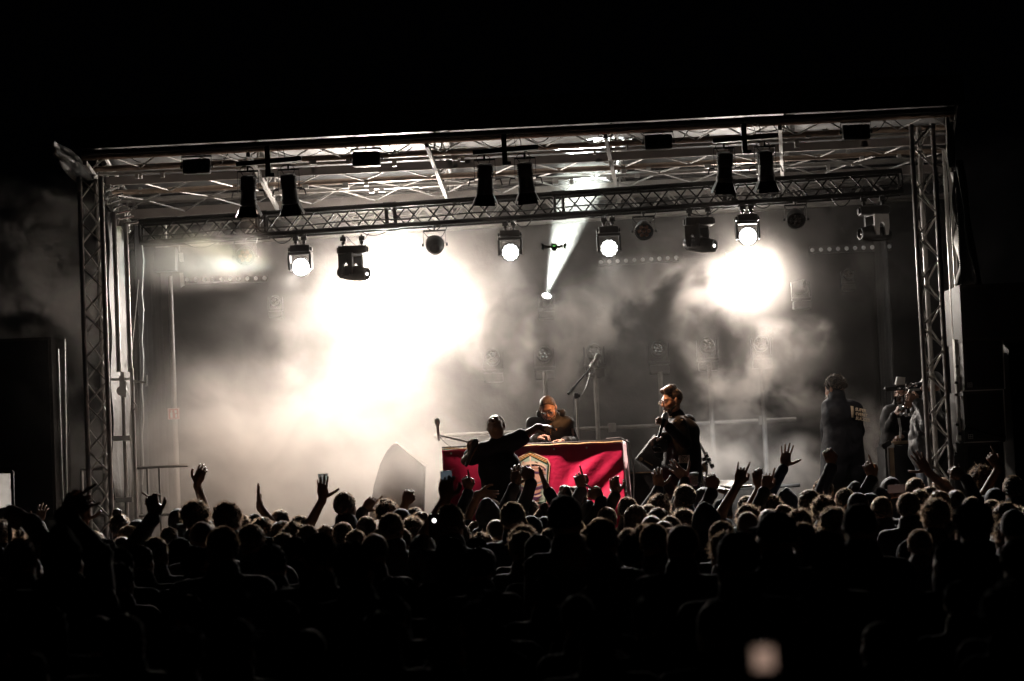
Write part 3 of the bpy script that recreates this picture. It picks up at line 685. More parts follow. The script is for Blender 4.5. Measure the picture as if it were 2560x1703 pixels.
# ---------------------------------------------------------------- table with banner
def face_from(a, b, zt, zb): return
M_RED = mat('crimson_banner', (0.58, 0.012, 0.075), 0.5, 0, .12, 6, 0.15, 30)
M_PALECLOTH = mat('pale_pink_cloth', (0.55, 0.42, 0.46), 0.6, 0, .12, 5, .2, 20)
def booth():
    Y = 22.3; a = U(1105, 1122, Y); b = U(1556, 1103, Y); zt0, zt1 = a.z, b.z; xa, xb = a.x, b.x
    t = thing('banner_table', 'high table with crimson banner on its front and pale cloth down its right side', 'table', ((xa + xb) / 2, Y + .4, STAGE_Z))
    mb = MB(); c = Vector(((xa + xb) / 2, Y + .4, (zt0 + zt1) / 2 - .175)); mb.bbox(c, (xb - xa - .04, .74, .04), .006, Matrix.Rotation(-(zt1 - zt0) / (xb - xa), 3, 'Y')); mb.build('table_top', M_BLKM, t)
    for sx in (xa + .05, xb - .05):
        for sy in (Y + .06, Y + .74):
            mb = MB(); mb.tube((sx, sy, STAGE_Z), (sx, sy, zt0 - .05), .02); mb.build('leg', M_STEEL, t)
    # banner: rippled sheet with diagonal folds on its right half
    nx, nz = 110, 50; H = zt0 - STAGE_Z - .12; vs = []
    W = xb - xa
    def fold(u, v):
        s = max(0, (u - .62) / .38) ** .7 if u > .62 else 0
        q = (u * 1.0 + v * .62)
        d = .017 * math.sin(q * 21) * s + .007 * math.sin(q * 47 + 1.2 + 3 * v) * s + .010 * math.sin(u * 6 + v * 3)
        d += .006 * math.sin(u * 33 + 5 * v) * min(1, max(0, abs(u - .49) - .11) * 12)
        return d * min(1, v * 6 + .15) * min(1, max(0, abs(u - .49) - .125) * 12)
    for j in range(nz + 1):
        for i in range(nx + 1):
            u, v = i / nx, j / nz; z = zt0 + (zt1 - zt0) * u - .015 - v * H
            vs.append((xa + W * u, Y - .022 - fold(u, v), z))
    fs = [(j * (nx + 1) + i, (j + 1) * (nx + 1) + i, (j + 1) * (nx + 1) + i + 1, j * (nx + 1) + i + 1) for j in range(nz) for i in range(nx)]
    mb = MB(); mb.add(vs, fs); bn = mb.build('banner', M_RED, t, ang=180); so = bn.modifiers.new('t', 'SOLIDIFY'); so.thickness = .003; so.offset = -1
    # hem rope and eyelets
    mb = MB(); mb.path([(xa + W * u, Y - .035, zt0 + (zt1 - zt0) * u - .006 + .003 * math.sin(u * 40)) for u in np.linspace(0, 1, 40)], .009, 6); mb.build('hem', mat('gold_hem', (.42, .27, .12), .5, 0, .4, 30), t)
    mb = MB(); mb.path([(xa + W * u, Y - .03, zt0 + (zt1 - zt0) * u + .012) for u in np.linspace(0, 1, 30)], .008, 6); mb.build('top_edge', M_BLKM, t)
    mb = MB()
    for u in (.05, .3, .62, .8): mb.lathe([(.006, 0), (.010, .003), (.004, .004)], (xa + W * u, Y - .03 - fold(u, .06), zt0 + (zt1 - zt0) * u - .05), (0, -1, 0), 10)
    mb.build('eyelet', M_STEEL, t)
    # emblem printed on the banner: thin pieces following the cloth
    cols = [(.80, .50, .33), (.035, .07, .04), (.42, .55, .42), (.10, .035, .10), (.62, .35, .25), (.80, .60, .45), (.62, .20, .06), (.45, .40, .40), (.75, .55, .22)]
    names = ['peach', 'dark_green', 'sage', 'dark_purple', 'tan', 'cream', 'orange', 'grey', 'ochre']
    ms = [mat('emblem_' + n, c, .5, 0, .08, 20) for n, c in zip(names, cols)]
    sc = Y / F; ex, ez = U(1325, 1127, Y - .03).x, U(1325, 1127, Y - .03).z
    em = MB()
    def P(x, y, k):     # emblem pixel -> banner, y down from the apex, 1 px of the 2560 wide photograph
        X = ex + x * sc; Z = ez - y * sc; u = (X - xa) / W; v = (zt0 + (zt1 - zt0) * u - .015 - Z) / H
        return Vector((X, Y - .026 - fold(u, v) - .0012 * k, Z))
    def poly(pts, mi, k):
        em.add([P(x, y, k) for x, y in pts], [tuple(range(len(pts)))], mi)
    def band(pts, wd, mi, k):
        for i in range(len(pts) - 1):
            (x0, y0), (x1, y1) = pts[i], pts[i + 1]; L = math.hypot(x1 - x0, y1 - y0) or 1; nx_, ny_ = -(y1 - y0) / L, (x1 - x0) / L
            w0 = wd[i] if isinstance(wd, list) else wd; w1 = wd[i + 1] if isinstance(wd, list) else wd
            poly([(x0 - nx_ * w0 / 2, y0 - ny_ * w0 / 2), (x1 - nx_ * w1 / 2, y1 - ny_ * w1 / 2), (x1 + nx_ * w1 / 2, y1 + ny_ * w1 / 2), (x0 + nx_ * w0 / 2, y0 + ny_ * w0 / 2)], mi, k)
    def hexa(s, dy):
        return [(0, dy), (43 * s, dy * .4 + 22), (49 * s, 35), (36 * s, 135 - dy), (-36 * s, 135 - dy), (-49 * s, 35), (-43 * s, dy * .4 + 22)]
    def fan(pts, mi, k):    # star-shaped about its centre, subdivided so it follows the cloth
        n = len(pts); cx = sum(p[0] for p in pts) / n; cyy = sum(p[1] for p in pts) / n
        for i in range(n):
            a, b = pts[i], pts[(i + 1) % n]
            for r in range(8):
                t0, t1 = r / 8, (r + 1) / 8; q = lambda p, t_: (cx + (p[0] - cx) * t_, cyy + (p[1] - cyy) * t_)
                if r == 0: poly([(cx, cyy), q(a, t1), q(b, t1)], mi, k)
                else: poly([q(a, t0), q(a, t1), q(b, t1), q(b, t0)], mi, k)
    fan(hexa(1, 0), 0, 1); fan([(x * .95, 3 + y * .965) for x, y in hexa(1, 0)], 1, 2)
    fan([(0, 14), (42, 38), (31, 128), (-31, 128), (-42, 38)], 2, 3)
    for s in (-1, 1):       # woven pattern of the roof-shaped border
        for i in range(13):
            u = (i + .5) / 13; x = s * u * 41; y = 6 + u * 21
            poly([(x - 1.6, y - 1.2), (x + 1.6, y - 1.2 + s * .8), (x + 1.6, y + 1.4 + s * .8), (x - 1.6, y + 1.4)], 6 if i % 2 else 8, 4)
            poly([(x - 1.4, y + 2.6), (x + 1.4, y + 2.6 + s * .8), (x + 1.4, y + 4.6 + s * .8), (x - 1.4, y + 4.6)], 8 if i % 2 else 6, 4)
    fan([(2, 40), (41, 38), (36, 95), (14, 100)], 7, 4)
    band([(0, 14), (0, 50)], 3.6, 5, 7)
    band([(-20, 27), (-16, 30)], [6, 4], 4, 5); band([(11, 28), (18, 31)], [3, 3], 4, 5)
    def arcb(cx, cyy, rx, ry, a0, a1, w, mi, k, n=14):
        pts = [(cx + rx * math.cos(R(a0 + (a1 - a0) * i / n)), cyy - ry * math.sin(R(a0 + (a1 - a0) * i / n))) for i in range(n + 1)]
        band(pts, [w * (.35 + .65 * math.sin(math.pi * i / n)) for i in range(n + 1)], mi, k)
    arcb(2, 46, 34, 14, 0, 180, 12, 5, 5); arcb(3, 52, 33, 14, 5, 175, 9, 3, 5); arcb(8, 50, 24, 9, 0, 120, 5, 4, 6)
    arcb(0, 60, 36, 14, 0, 170, 10, 4, 5); arcb(2, 66, 32, 12, 20, 170, 5, 3, 6); fan([(-24, 62), (34, 56), (28, 76), (-14, 88)], 4, 5)
    arcb(0, 82, 32, 14, 200, 330, 7, 3, 6); arcb(2, 74, 30, 14, 200, 340, 4, 6, 7); arcb(0, 92, 28, 12, 200, 330, 8, 4, 6); arcb(2, 100, 24, 10, 190, 330, 6, 3, 6)
    arcb(0, 104, 26, 12, 200, 330, 8, 5, 6); arcb(8, 110, 18, 8, 180, 350, 5, 3, 7); fan([(-8, 100), (22, 96), (16, 128), (-4, 128)], 4, 5); arcb(4, 116, 14, 6, 190, 350, 4, 3, 7)
    e = em.build('emblem', ms, bn, ang=180, smooth=False)
    # side cloth
    vs = []; n = 24
    for j in range(n + 1):
        for i in range(n + 1):
            u, v = i / n, j / n; z = zt1 + .012 - v * (zt1 - STAGE_Z - .02)
            vs.append((xb + .035 + .02 * math.sin(u * 15 + v * 2) + .10 * v * (.3 + u), Y - .01 + .82 * u, z))
    fs = [(j * (n + 1) + i, (j + 1) * (n + 1) + i, (j + 1) * (n + 1) + i + 1, j * (n + 1) + i + 1) for j in range(n) for i in range(n)]
    mb = MB(); mb.add(vs, fs); o = mb.build('side_cloth', M_PALECLOTH, t, ang=180); so = o.modifiers.new('t', 'SOLIDIFY'); so.thickness = .004
    mb = MB(); p = [(xb - .15, Y + .1, zt1 + .03), (xb - .02, Y + .0, zt1 + .035), (xb + .06, Y - .02, zt1 - .02), (xb + .10, Y - .03, zt1 - .25), (xb + .085, Y - .03, zt1 - .6), (xb + .14, Y - .03, zt1 - .95), (xb + .13, Y - .03, STAGE_Z)]
    mb.path(p, .010, 6); o = mb.build('cable', M_RUBBER, None, loc=p[0]); tag(o, 'black cable hanging down over the pale side cloth of the table', 'cable')
    # players and mixer on the table
    zt = zt1 - .15
    for i, (x, l) in enumerate(((1275, 'grey deck on the table in front of the outstretched arm'), (1350, 'grey deck on the table under the hands of the man in headphones'), (1408, 'small mixer on the table right of the two decks'))):
        c = U(x, 1100, Y + .42); c.z = zt + .05; d = thing('dj_player', l, 'deck', c - Vector((0, 0, .05)), 'players on the table')
        mb = MB(); mb.bbox(c, (.27, .34, .09), .012); mb.build('body', M_PLASTIC, d)
        mb = MB(); mb.lathe([(.0, 0), (.09, 0), (.09, .014), (.082, .018), (0, .018)], c + Vector((0, -.03, .045)), (0, 0, 1), 24); mb.build('jog_wheel', M_STEEL, d)
        mb = MB(); mb.bbox(c + Vector((0, .13, .055)), (.2, .10, .012), .003, Matrix.Rotation(R(-25), 3, 'X')); mb.build('screen', M_GLASSDARK, d)
    for x in (1300, 1360):
        a_ = U(x, 1098, Y + .1); t2 = thing('record_sleeve', 'open dark folder propped on the table edge, %s' % ('under the outstretched arm' if x == 1300 else 'below the hands of the man in headphones'), 'sleeve', (a_.x, Y + .1, zt), 'dark folders on the table edge')
        mb = MB(); mb.prism([(-.10, 0), (0, .05), (.10, 0), (.095, -.004), (0, .043), (-.095, -.004)], .2, (a_.x, Y + .12, zt1 - .005), (1, 0, 0), (0, 0, 1)); mb.build('cover', M_PLASTIC, t2)
    return xa, xb, zt
BX0, BX1, BZ = booth()

# front apron the singer stands on, below the banner
t = thing('front_riser', 'low black riser in front of the stage under the silhouetted singer', 'stage', (0, 21.2, 0))
mb = MB(); mb.bbox((U(1250, 1300, 21.2).x, 21.15, .36), (2.6, 1.1, .72), .01); mb.build('box', M_PLASTIC, t)

# ---------------------------------------------------------------- microphones on stands
M_CHROME = mat('chrome', (.7, .69, .68), .22, 1.0, .1, 9)
def mic_stand(label, base, topz, boom0, boom1, micdir, m, wrap=False, mm=None):
    t = thing('microphone_stand', label, 'microphone stand', base)
    b = Vector(base); k = Vector((b.x, b.y, topz))
    mb = MB(); mb.tube(b + Vector((0, 0, .18)), k, .011); mb.tube(b + Vector((0, 0, .15)), b + Vector((0, 0, (topz - b.z) * .55)), .015); mb.build('pole', mm or m, t)
    for a in (30, 150, 270):
        mb = MB(); mb.tube(b + Vector((0, 0, .2)), b + Vector((.33 * math.cos(R(a)), .33 * math.sin(R(a)), .02)), .009); mb.build('leg', m, t)
    mb = MB(); mb.bbox(k, (.05, .05, .06), .01); mb.lathe([(0, 0), (.016, .0), (.016, .05), (0, .05)], k, (1, -.5, 0), 10); mb.build('joint', m, t)
    mb = MB(); mb.tube(boom0, boom1, .0095); mb.tube(boom0, Vector(boom0).lerp(Vector(boom1), .22), .016); mb.build('boom', m, t)
    e = Vector(boom1); d = Vector(micdir).normalized()
    mb = MB(); mb.lathe([(.010, -.11), (.014, -.02), (.017, .05), (.026, .06), (.029, .085), (.022, .115), (0, .128)], e + d * .05, d, 14); mb.build('microphone', M_WHITEP if wrap else m, t)
    if wrap:
        rnd = random.Random(8); mb = MB()
        for i in range(60):
            q = e + d * rnd.uniform(-.02, .14); v = Vector((rnd.uniform(-1, 1), rnd.uniform(-1, 1), rnd.uniform(-1.3, .5))).normalized()
            mb.path([q, q + v * .03, q + v * .045 + Vector((0, 0, -.03))], [.005, .004, .002], 4)
        mb.build('frayed_wrap', M_WHITEP, t)
    mb = MB(); mb.path(arc_pts(e, k, .10, 10), .004, 5); mb.path([k + Vector((-.03, 0, 0)), Vector((b.x - .05, b.y, (b.z + topz) / 2)), b + Vector((-.03, 0, .02))], .004, 5); mb.build('cable', M_RUBBER, t)
p = U(1441, 990, 23.7)
mic_stand('grey boom stand whose microphone is wrapped in frayed white cloth', (p.x, 23.7, STAGE_Z), p.z, U(1421, 985, 23.6), U(1478, 918, 23.9), (.5, .2, .75), M_PLASTIC, True, M_STEEL)
p = U(1180, 1105, 23.1)
mic_stand('pale boom stand in the haze left of the table with upright microphone', (p.x, 23.1, STAGE_Z), p.z, U(1215, 1116, 23.1), U(1096, 1088, 23.1), (-.05, 0, 1), M_STEEL)

# ---------------------------------------------------------------- monitor speakers
def wedge(px_pts, Y, depth, label, m=M_PLASTIC):
    pts = [U(x, y, Y) for x, y in px_pts]; o = pts[0]; poly = [((q - o).x, (q - o).z) for q in pts]
    area = sum(poly[i][0] * poly[(i + 1) % len(poly)][1] - poly[(i + 1) % len(poly)][0] * poly[i][1] for i in range(len(poly)))
    if area < 0: poly = poly[::-1]
    bot = min(pts, key=lambda q: q.z); t = thing('monitor_speaker', label, 'speaker', (sum(q.x for q in pts) / len(pts), Y, bot.z))
    mb = MB(); mb.prism(poly, depth, o + Vector((0, depth / 2, 0)), (1, 0, 0), (0, 0, 1)); c = mb.build('cabinet', m, t)
    bv = c.modifiers.new('b', 'BEVEL'); bv.width = .012; bv.segments = 2
    cc = sum(pts, Vector()) / len(pts); cc.y = Y - .004
    return t, cc
M_SPK = mat('speaker_paint', (.055, .05, .045), .6, 0, .3, 20, .2, 80)
t, cc = wedge([(992, 1108), (1060, 1168), (1056, 1300), (922, 1300), (934, 1215), (950, 1160), (966, 1128), (980, 1112)], 23.4, .45, 'large slanted monitor speaker half dissolved in bright smoke', M_SPK)
mb = MB(); mb.prism([(0, 0), (.30, -.25), (.285, -.262), (-.012, -.012)], .40, U(990, 1107, 23.4) + Vector((0, .21, .01)), (1, 0, 0), (0, 0, 1)); mb.build('grille', M_WHITEP, t)
t, cc = wedge([(1592, 1147), (1640, 1085), (1700, 1078), (1712, 1176), (1628, 1176)], 22.75, .42, 'brown-black slanted monitor speaker behind the performer in glasses', M_SPK)
mb = MB(); mb.lathe([(.0, 0), (.05, 0), (.055, .01), (.07, .012), (.07, .0)], U(1648, 1133, 22.73), (0, -1, 0), 20); mb.build('grip', M_BLKM, t)
mb = MB(); mb.lathe([(.008, 0), (.02, .0), (.02, .006), (.008, .006)], U(1602, 1148, 22.72), (0, -1, 0), 14); mb.prism([(0, 0), (.08, -.05), (.085, -.04), (.005, .01)], .004, U(1610, 1153, 22.74), (1, 0, 0), (0, 0, 1)); mb.build('badge', M_WOOD, t)
a, b = U(1573, 1183, 22.7), U(1690, 1178, 22.7)
t = thing('equipment_box', 'black box carrying the slanted monitor speaker right of the table', 'box', ((a.x + b.x) / 2, 22.95, STAGE_Z))
mb = MB(); mb.bbox(((a.x + b.x) / 2, 22.95, (STAGE_Z + a.z) / 2), (b.x - a.x, .55, a.z - STAGE_Z), .012); mb.build('box', M_PLASTIC, t)
mb = MB(); mb.beam(a + Vector((0, -.03, 0)), b + Vector((0, -.03, 0)), .012, .012); mb.build('edge', M_WOOD, t)

M_SCAF = mat('scaffold_grey', (.16, .15, .14), .6, .3, .3, 12)
# ---------------------------------------------------------------- pipes behind
def pipe_rail(label, segs, ups, Y, r, m, extra=None):
    a = U(*segs[0], Y); t = thing('scaffold_rail', label, 'rail', (a.x, Y, STAGE_Z))
    for i in range(len(segs) - 1):
        p, q = U(*segs[i], Y), U(*segs[i + 1], Y); mb = MB(); mb.tube(p, q, r, 10); mb.build('pipe', m, t)
    for (x, y) in ups:
        p = U(x, y, Y - .06); mb = MB(); mb.tube((p.x, Y - .06, STAGE_Z), p, r * 1.1, 10); mb.build('upright', m, t)
        mb = MB(); k = U(x, 1200 - .0425 * (x - 1280) - 130, Y - .03); k2 = U(x + 30, 1074, Y)
    if extra:
        for (x, y) in extra:
            p = U(x, y, Y); mb = MB(); mb.bbox(p, (.09, .09, .10), .012); mb.build('clamp', m, t)
pipe_rail('warm grey scaffold pipe running behind the performers at elbow height', [(1085, 1090), (1480, 1072), (1880, 1053), (1990, 1048)], [(1487, 900), (1773, 905), (1903, 900), (1362, 930), (1650, 930)], 26.2, .024, M_SCAF, [(1530, 1069), (1690, 1062), (1905, 1051), (1100, 1088)])
pipe_rail('low scaffold pipe behind the crowd right of the performer in glasses', [(1560, 1232), (1800, 1222), (2000, 1213)], [], 24.6, .022, M_SCAF)

# left pole with fire extinguisher sign
p = U(437, 1035, 26.2); t = thing('lamp_pole', 'tall pale pole in the haze on the left carrying a small red sign', 'pole', (p.x, 26.2, STAGE_Z))
mb = MB(); mb.tube((p.x, 26.2, STAGE_Z), (p.x, 26.2, U(425, 690, 26.2).z), .034, 12, .026); mb.build('pole', M_ALU, t)
q = Vector((p.x - .005, 26.14, p.z)); t = thing('fire_extinguisher_sign', 'small square red sign with white symbols on the pale pole', 'sign', q)
mb = MB(); mb.bbox(q, (.135, .006, .13), .002); mb.build('plate', mat('sign_red', (.55, .10, .06), .5), t)
mb = MB()
for x0, x1, z0, z1 in ((-.063, .063, .056, .062), (-.063, .063, -.062, -.056), (-.063, -.057, -.062, .062), (.057, .063, -.062, .062),
                       (-.038, -.010, -.045, .015), (-.030, -.016, .018, .030), (-.036, -.012, .034, .042), (.012, .036, .005, .040), (.018, .040, -.045, -.005)):
    mb.box(q + Vector(((x0 + x1) / 2, -.0045, (z0 + z1) / 2)), (x1 - x0, .002, z1 - z0))
mb.build('symbol', M_WHITEP, t)

# cables hanging on the left
mb = MB(); mb.path([U(357, y, 24.2) + Vector((.01 * math.sin(y * .05), 0, 0)) for y in range(612, 1240, 40)], .006, 5); o = mb.build('hanging_cable', M_WHITEP, None, loc=U(357, 1240, 24.2)); tag(o, 'thin pale cable hanging straight down from the left end of the black truss', 'cable')
mb = MB(); mb.tube(U(347, 700, 24.6), U(326, 915, 24.0), .004, 5); o = mb.build('guy_wire', M_STEEL, None, loc=U(326, 915, 24.0)); tag(o, 'thin wire slanting down beside the bright left masts', 'wire')

# ---------------------------------------------------------------- left roof masts and side sheets
M_BRIGHT = mat('bright_mast_tube', (.72, .70, .67), .34, .6, .1, 9)
def mast(label, tops, bots, Y, brackets, x_lo, hw, cat='mast'):
    t = thing('roof_mast', label, cat, U(bots[0][0], 1300, Y))
    for (tx, ty), (bx, by) in zip(tops, bots):
        p, q = U(tx, ty, Y), U(bx, by, Y); x = (p.x + q.x) / 2; mb = MB(); mb.tube((x, Y, 0.0 if by > 1200 else q.z), (x, Y, p.z), .024 if by < 1200 else .020, 10); mb.build('mast_tube', M_BRIGHT, t)
    for (x0, x1, y, h) in brackets:
        a, b = U(x0, y, Y - .04), U(x1, y, Y - .04); mb = MB(); mb.bbox((a + b) / 2, (b.x - a.x, .05, h), .006); mb.build('cross_plate', M_WHITEP, t)
    return t
t = mast('bright silver roof mast just inside the left tower', [(285, 530), (313, 560)], [(297, 930), (326, 930)], 22.6, [(278, 332, 948, .025)], 0, 0)
t = mast('lower section of the left roof mast with white cross plates', [(306, 930), (330, 920)], [(318, 1300), (340, 1300)], 22.5, [(284, 326, 1096, .05), (290, 332, 1250, .05)], 0, 0)
mb = MB(); a = U(306, 978, 22.4); mb.lathe([(0, -.05), (.05, -.05), (.05, .05), (0, .05)], a, (0, 1, 0), 18); mb.bbox(a + Vector((0, 0, .09)), (.05, .05, .12), .01); mb.bbox(a + Vector((.03, 0, .02)), (.03, .06, .16), .008); mb.build('winch', M_WHITEP, t)
mb = MB(); mb.beam(U(332, 952, 22.5), U(366, 957, 22.5), .02, .02); mb.tube(U(366, 966, 22.5), U(366, 938, 22.5), .008); mb.build('crank', M_STEEL, t); mb = MB(); mb.path([U(330, 1000, 22.4), U(340, 1012, 22.4), U(338, 1022, 22.4), U(325, 1032, 22.4)], .008, 6); mb.build('handle', M_STEEL, t)
t = mast('tall silver mast just inside the right tower', [(2369, 375), (2382, 400)], [(2398, 1250), (2412, 1250)], 22.7, [(2386, 2410, 855, .04), (2392, 2416, 1095, .05)], 0, 0)
a = U(2402, 975, 22.55); mb = MB(); mb.bbox(a, (.10, .10, 1.0), .01); mb.build('sleeve', M_BRIGHT, t)
mb = MB(); rnd = random.Random(11)
for i in range(16): mb.bbox(U(2398 + rnd.uniform(-9, 12), 850 + i * 22 + rnd.uniform(-8, 8), 22.45), (.03, .04, .03), .006)
mb.build('bolts', M_CHROME, t)

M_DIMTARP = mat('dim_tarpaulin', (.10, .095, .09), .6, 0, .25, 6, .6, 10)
def sheet(name, label, pts, Y0, Y1, m, amp=.02, cat='tarpaulin', nx=14, nz=26, seed=1):
    """quad sheet: pts = 4 pixels (top-left, top-right, bottom-right, bottom-left); depth runs Y0 (left edge) to Y1 (right edge)"""
    tl, tr, br, bl = U(*pts[0], Y0), U(*pts[1], Y1), U(*pts[2], Y1), U(*pts[3], Y0)
    r = random.Random(seed); k = [r.uniform(4, 22) for _ in range(6)]; ph = [r.uniform(0, 6) for _ in range(6)]; vs = []
    n = (tr - tl).cross(bl - tl).normalized()
    for j in range(nz + 1):
        for i in range(nx + 1):
            u, v = i / nx, j / nz; p = tl.lerp(tr, u).lerp(bl.lerp(br, u), v)
            vs.append(p + n * amp * (math.sin(k[0] * u + ph[0] + k[3] * .3 * v) + .6 * math.sin(k[1] * v + ph[1] + 3 * u) + .4 * math.sin(k[2] * (u + v) + ph[2])))
    fs = [(j * (nx + 1) + i, (j + 1) * (nx + 1) + i, (j + 1) * (nx + 1) + i + 1, j * (nx + 1) + i + 1) for j in range(nz) for i in range(nx)]
    mb = MB(); mb.add(vs, fs); o = mb.build(name, m, None, loc=bl, ang=180); so = o.modifiers.new('t', 'SOLIDIFY'); so.thickness = .004; tag(o, label, cat); return o
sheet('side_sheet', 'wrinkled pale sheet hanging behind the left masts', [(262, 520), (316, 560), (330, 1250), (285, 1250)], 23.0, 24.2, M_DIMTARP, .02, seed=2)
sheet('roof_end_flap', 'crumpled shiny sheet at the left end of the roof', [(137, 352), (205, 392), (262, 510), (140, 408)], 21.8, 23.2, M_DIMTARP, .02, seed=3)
sheet('roof_end_flap', 'crumpled grey sheet strip inside the left roof corner', [(228, 440), (262, 455), (310, 545), (262, 505)], 22.4, 24.6, M_TARP, .03, seed=6)
sheet('roof_end_flap', 'bright crumpled strip rising at the right end of the roof', [(2366, 232), (2374, 232), (2390, 420), (2376, 420)], 22.0, 22.8, M_TARP, .02, seed=4)
sheet('side_sheet', 'tall pale curtain lit from behind on the right side of the stage', [(2386, 430), (2396, 420), (2436, 712), (2396, 712)], 22.3, 23.6, M_TARP, .03, seed=5)
sheet('side_sheet', 'dark rough outer edge of the right side curtain', [(2394, 400), (2400, 400), (2452, 712), (2436, 712)], 22.2, 22.3, M_CLOTHBLK, .02, seed=9)
sheet('side_sheet', 'narrow pale sheet behind the right mast beside the speaker stack', [(2405, 850), (2420, 850), (2426, 1100), (2410, 1100)], 22.9, 23.6, M_TARP, .015, seed=7)
mb = MB()
for i in range(46):
    p = U(2391 + i * .28, 470 + i * 5.4, 22.2); mb.lathe([(0, 0), (.009, 0), (.009, .008), (0, .01)], p, (0, -1, 0), 8)
o = mb.build('eyelet_strip', M_CHROME, None, loc=U(2400, 712, 22.2)); tag(o, 'line of tiny eyelets down the edge of the right side curtain', 'eyelet strip'); o['kind'] = 'thing'
# brackets at the left roof corner
t = thing('corner_bracket', 'bright jumble of clamps where the left roof corner meets the masts', 'bracket', U(290, 540, 23.2)); rnd = random.Random(4); mb = MB()
for i in range(46):
    k = i / 45; p = U(256 + 62 * k + rnd.uniform(-9, 9), 470 + 96 * k + rnd.uniform(-14, 14), 22.7 + k * .7)
    mb.bbox(p, (rnd.uniform(.03, .11), .05, rnd.uniform(.03, .09)), .008, Matrix.Rotation(rnd.uniform(-.8, .8), 3, 'Y'))
mb.build('clamp_plates', M_WHITEP, t)
mb = MB()
for i in range(7): k = i / 6; mb.tube(U(262 + 45 * k, 480 + 80 * k, 22.6), U(290 + 55 * k + rnd.uniform(-10, 10), 470 + 85 * k, 22.7), .012)
mb.build('clamp_bolts', M_CHROME, t)

# ---------------------------------------------------------------- loudspeakers beside the stage
def cabinet(label, x0, y0, x1, y1, Y, d, parent_loc=None, edge=True, m=M_SPK):
    a, b = U(x0, y0, Y), U(x1, y1, Y); t = thing('loudspeaker', label, 'speaker', ((a.x + b.x) / 2, Y + d / 2, b.z), 'loudspeakers stacked beside the stage')
    mb = MB(); mb.bbox(((a.x + b.x) / 2, Y + d / 2, (a.z + b.z) / 2), (b.x - a.x, d, a.z - b.z), .012); mb.build('cabinet', m, t)
    mb = MB(); mb.bbox(((a.x + b.x) / 2, Y - .006, (a.z + b.z) / 2), (b.x - a.x - .06, .012, a.z - b.z - .06), .004); mb.build('grille', mat('speaker_grille', (.03, .03, .032), .5, .4, .5, 140, .6, 200), t)
    if edge:
        mb = MB(); mb.beam((a.x, Y - .008, a.z), (b.x, Y - .008, a.z), .01, .012); mb.beam((b.x, Y - .008, a.z), (b.x, Y - .008, b.z), .012, .01); mb.build('edge', M_WHITEP, t)  # white strips stand in for rim light along the cabinet edges
        mb = MB(); q = Vector((a.x + .05, Y - .016, b.z + .055))
        for dx, dz, w_, h_ in ((0, .02, .045, .004), (0, -.02, .045, .004), (-.02, 0, .004, .045), (.02, 0, .004, .045), (0, 0, .045, .004), (0, 0, .004, .045)): mb.box(q + Vector((dx, 0, dz)), (w_, .004, h_))
        mb.build('badge', M_WHITEP, t)
    return t
cabinet('black loudspeaker second from the top of the right stack', 2405, 850, 2512, 973, 22.3, .7)
cabinet('black loudspeaker in the middle of the right stack', 2407, 978, 2515, 1102, 22.3, .7)
cabinet('black loudspeaker at the bottom of the right stack', 2409, 1107, 2517, 1262, 22.3, .7)
cabinet('broad black loudspeaker on top of the right stack, reaching the photo edge', 2398, 712, 2620, 846, 22.25, .8, edge=False)
cabinet('black loudspeaker tower behind the right stack at the photo edge', 2520, 850, 2640, 1300, 22.8, .7, edge=False)
cabinet('large black loudspeaker at the left edge of the photo', -60, 850, 142, 1300, 22.6, .8, edge=False)
for (x, y0, x1, l) in ((145, 872, 158, 'thin steel stand edge beside the left loudspeaker'), (161, 848, 160, 'bright thin steel pole right of the left loudspeaker')):
    a, b = U(x, y0, 22.1), U(x1, 1290, 22.1); mb = MB(); mb.tube((b.x, 22.1, 0), (a.x, 22.1, a.z), .009, 8); o = mb.build('stand_pole', M_STEEL, None, loc=(b.x, 22.1, 0)); tag(o, l, 'pole')
cbm = MB(); cbm.path([U(2412, 1070, 22.1), U(2450, 1082, 22.1), U(2512, 1098, 22.1)], .03, 8); o = cbm.build('strap', M_RUBBER, None, loc=U(2412, 1070, 22.1)); tag(o, 'black strap slanting across the middle loudspeaker of the right stack', 'strap')

# ---------------------------------------------------------------- railings at the left
def railing(label, x0, x1, y0, y1, xs, Y, ybot=1290, r=.019):
    a, b = U(x0, y0, Y), U(x1, y1, Y); t = thing('railing', label, 'railing', (a.x, Y, 0))
    mb = MB(); mb.tube(a, b, r, 10); mb.build('top_rail', M_ALU, t)
    a2, b2 = U(x0, ybot, Y), U(x1, ybot - (y0 - y1), Y); mb = MB(); mb.tube(a2, b2, r * 1.1, 10); mb.build('lower_rail', M_ALU, t)
    for x in xs:
        p = U(x, y0 + (y1 - y0) * (x - x0) / (x1 - x0), Y); mb = MB(); mb.tube((p.x, Y, 0), p, r * .8, 8); mb.build('upright', M_ALU, t)
railing('silver railing at the foot of the left tower', 203, 262, 1173, 1171, (204, 259), 22.4)
railing('silver railing running into the haze right of the left masts', 340, 470, 1170, 1164, (342, 368, 398), 23.4, r=.015)

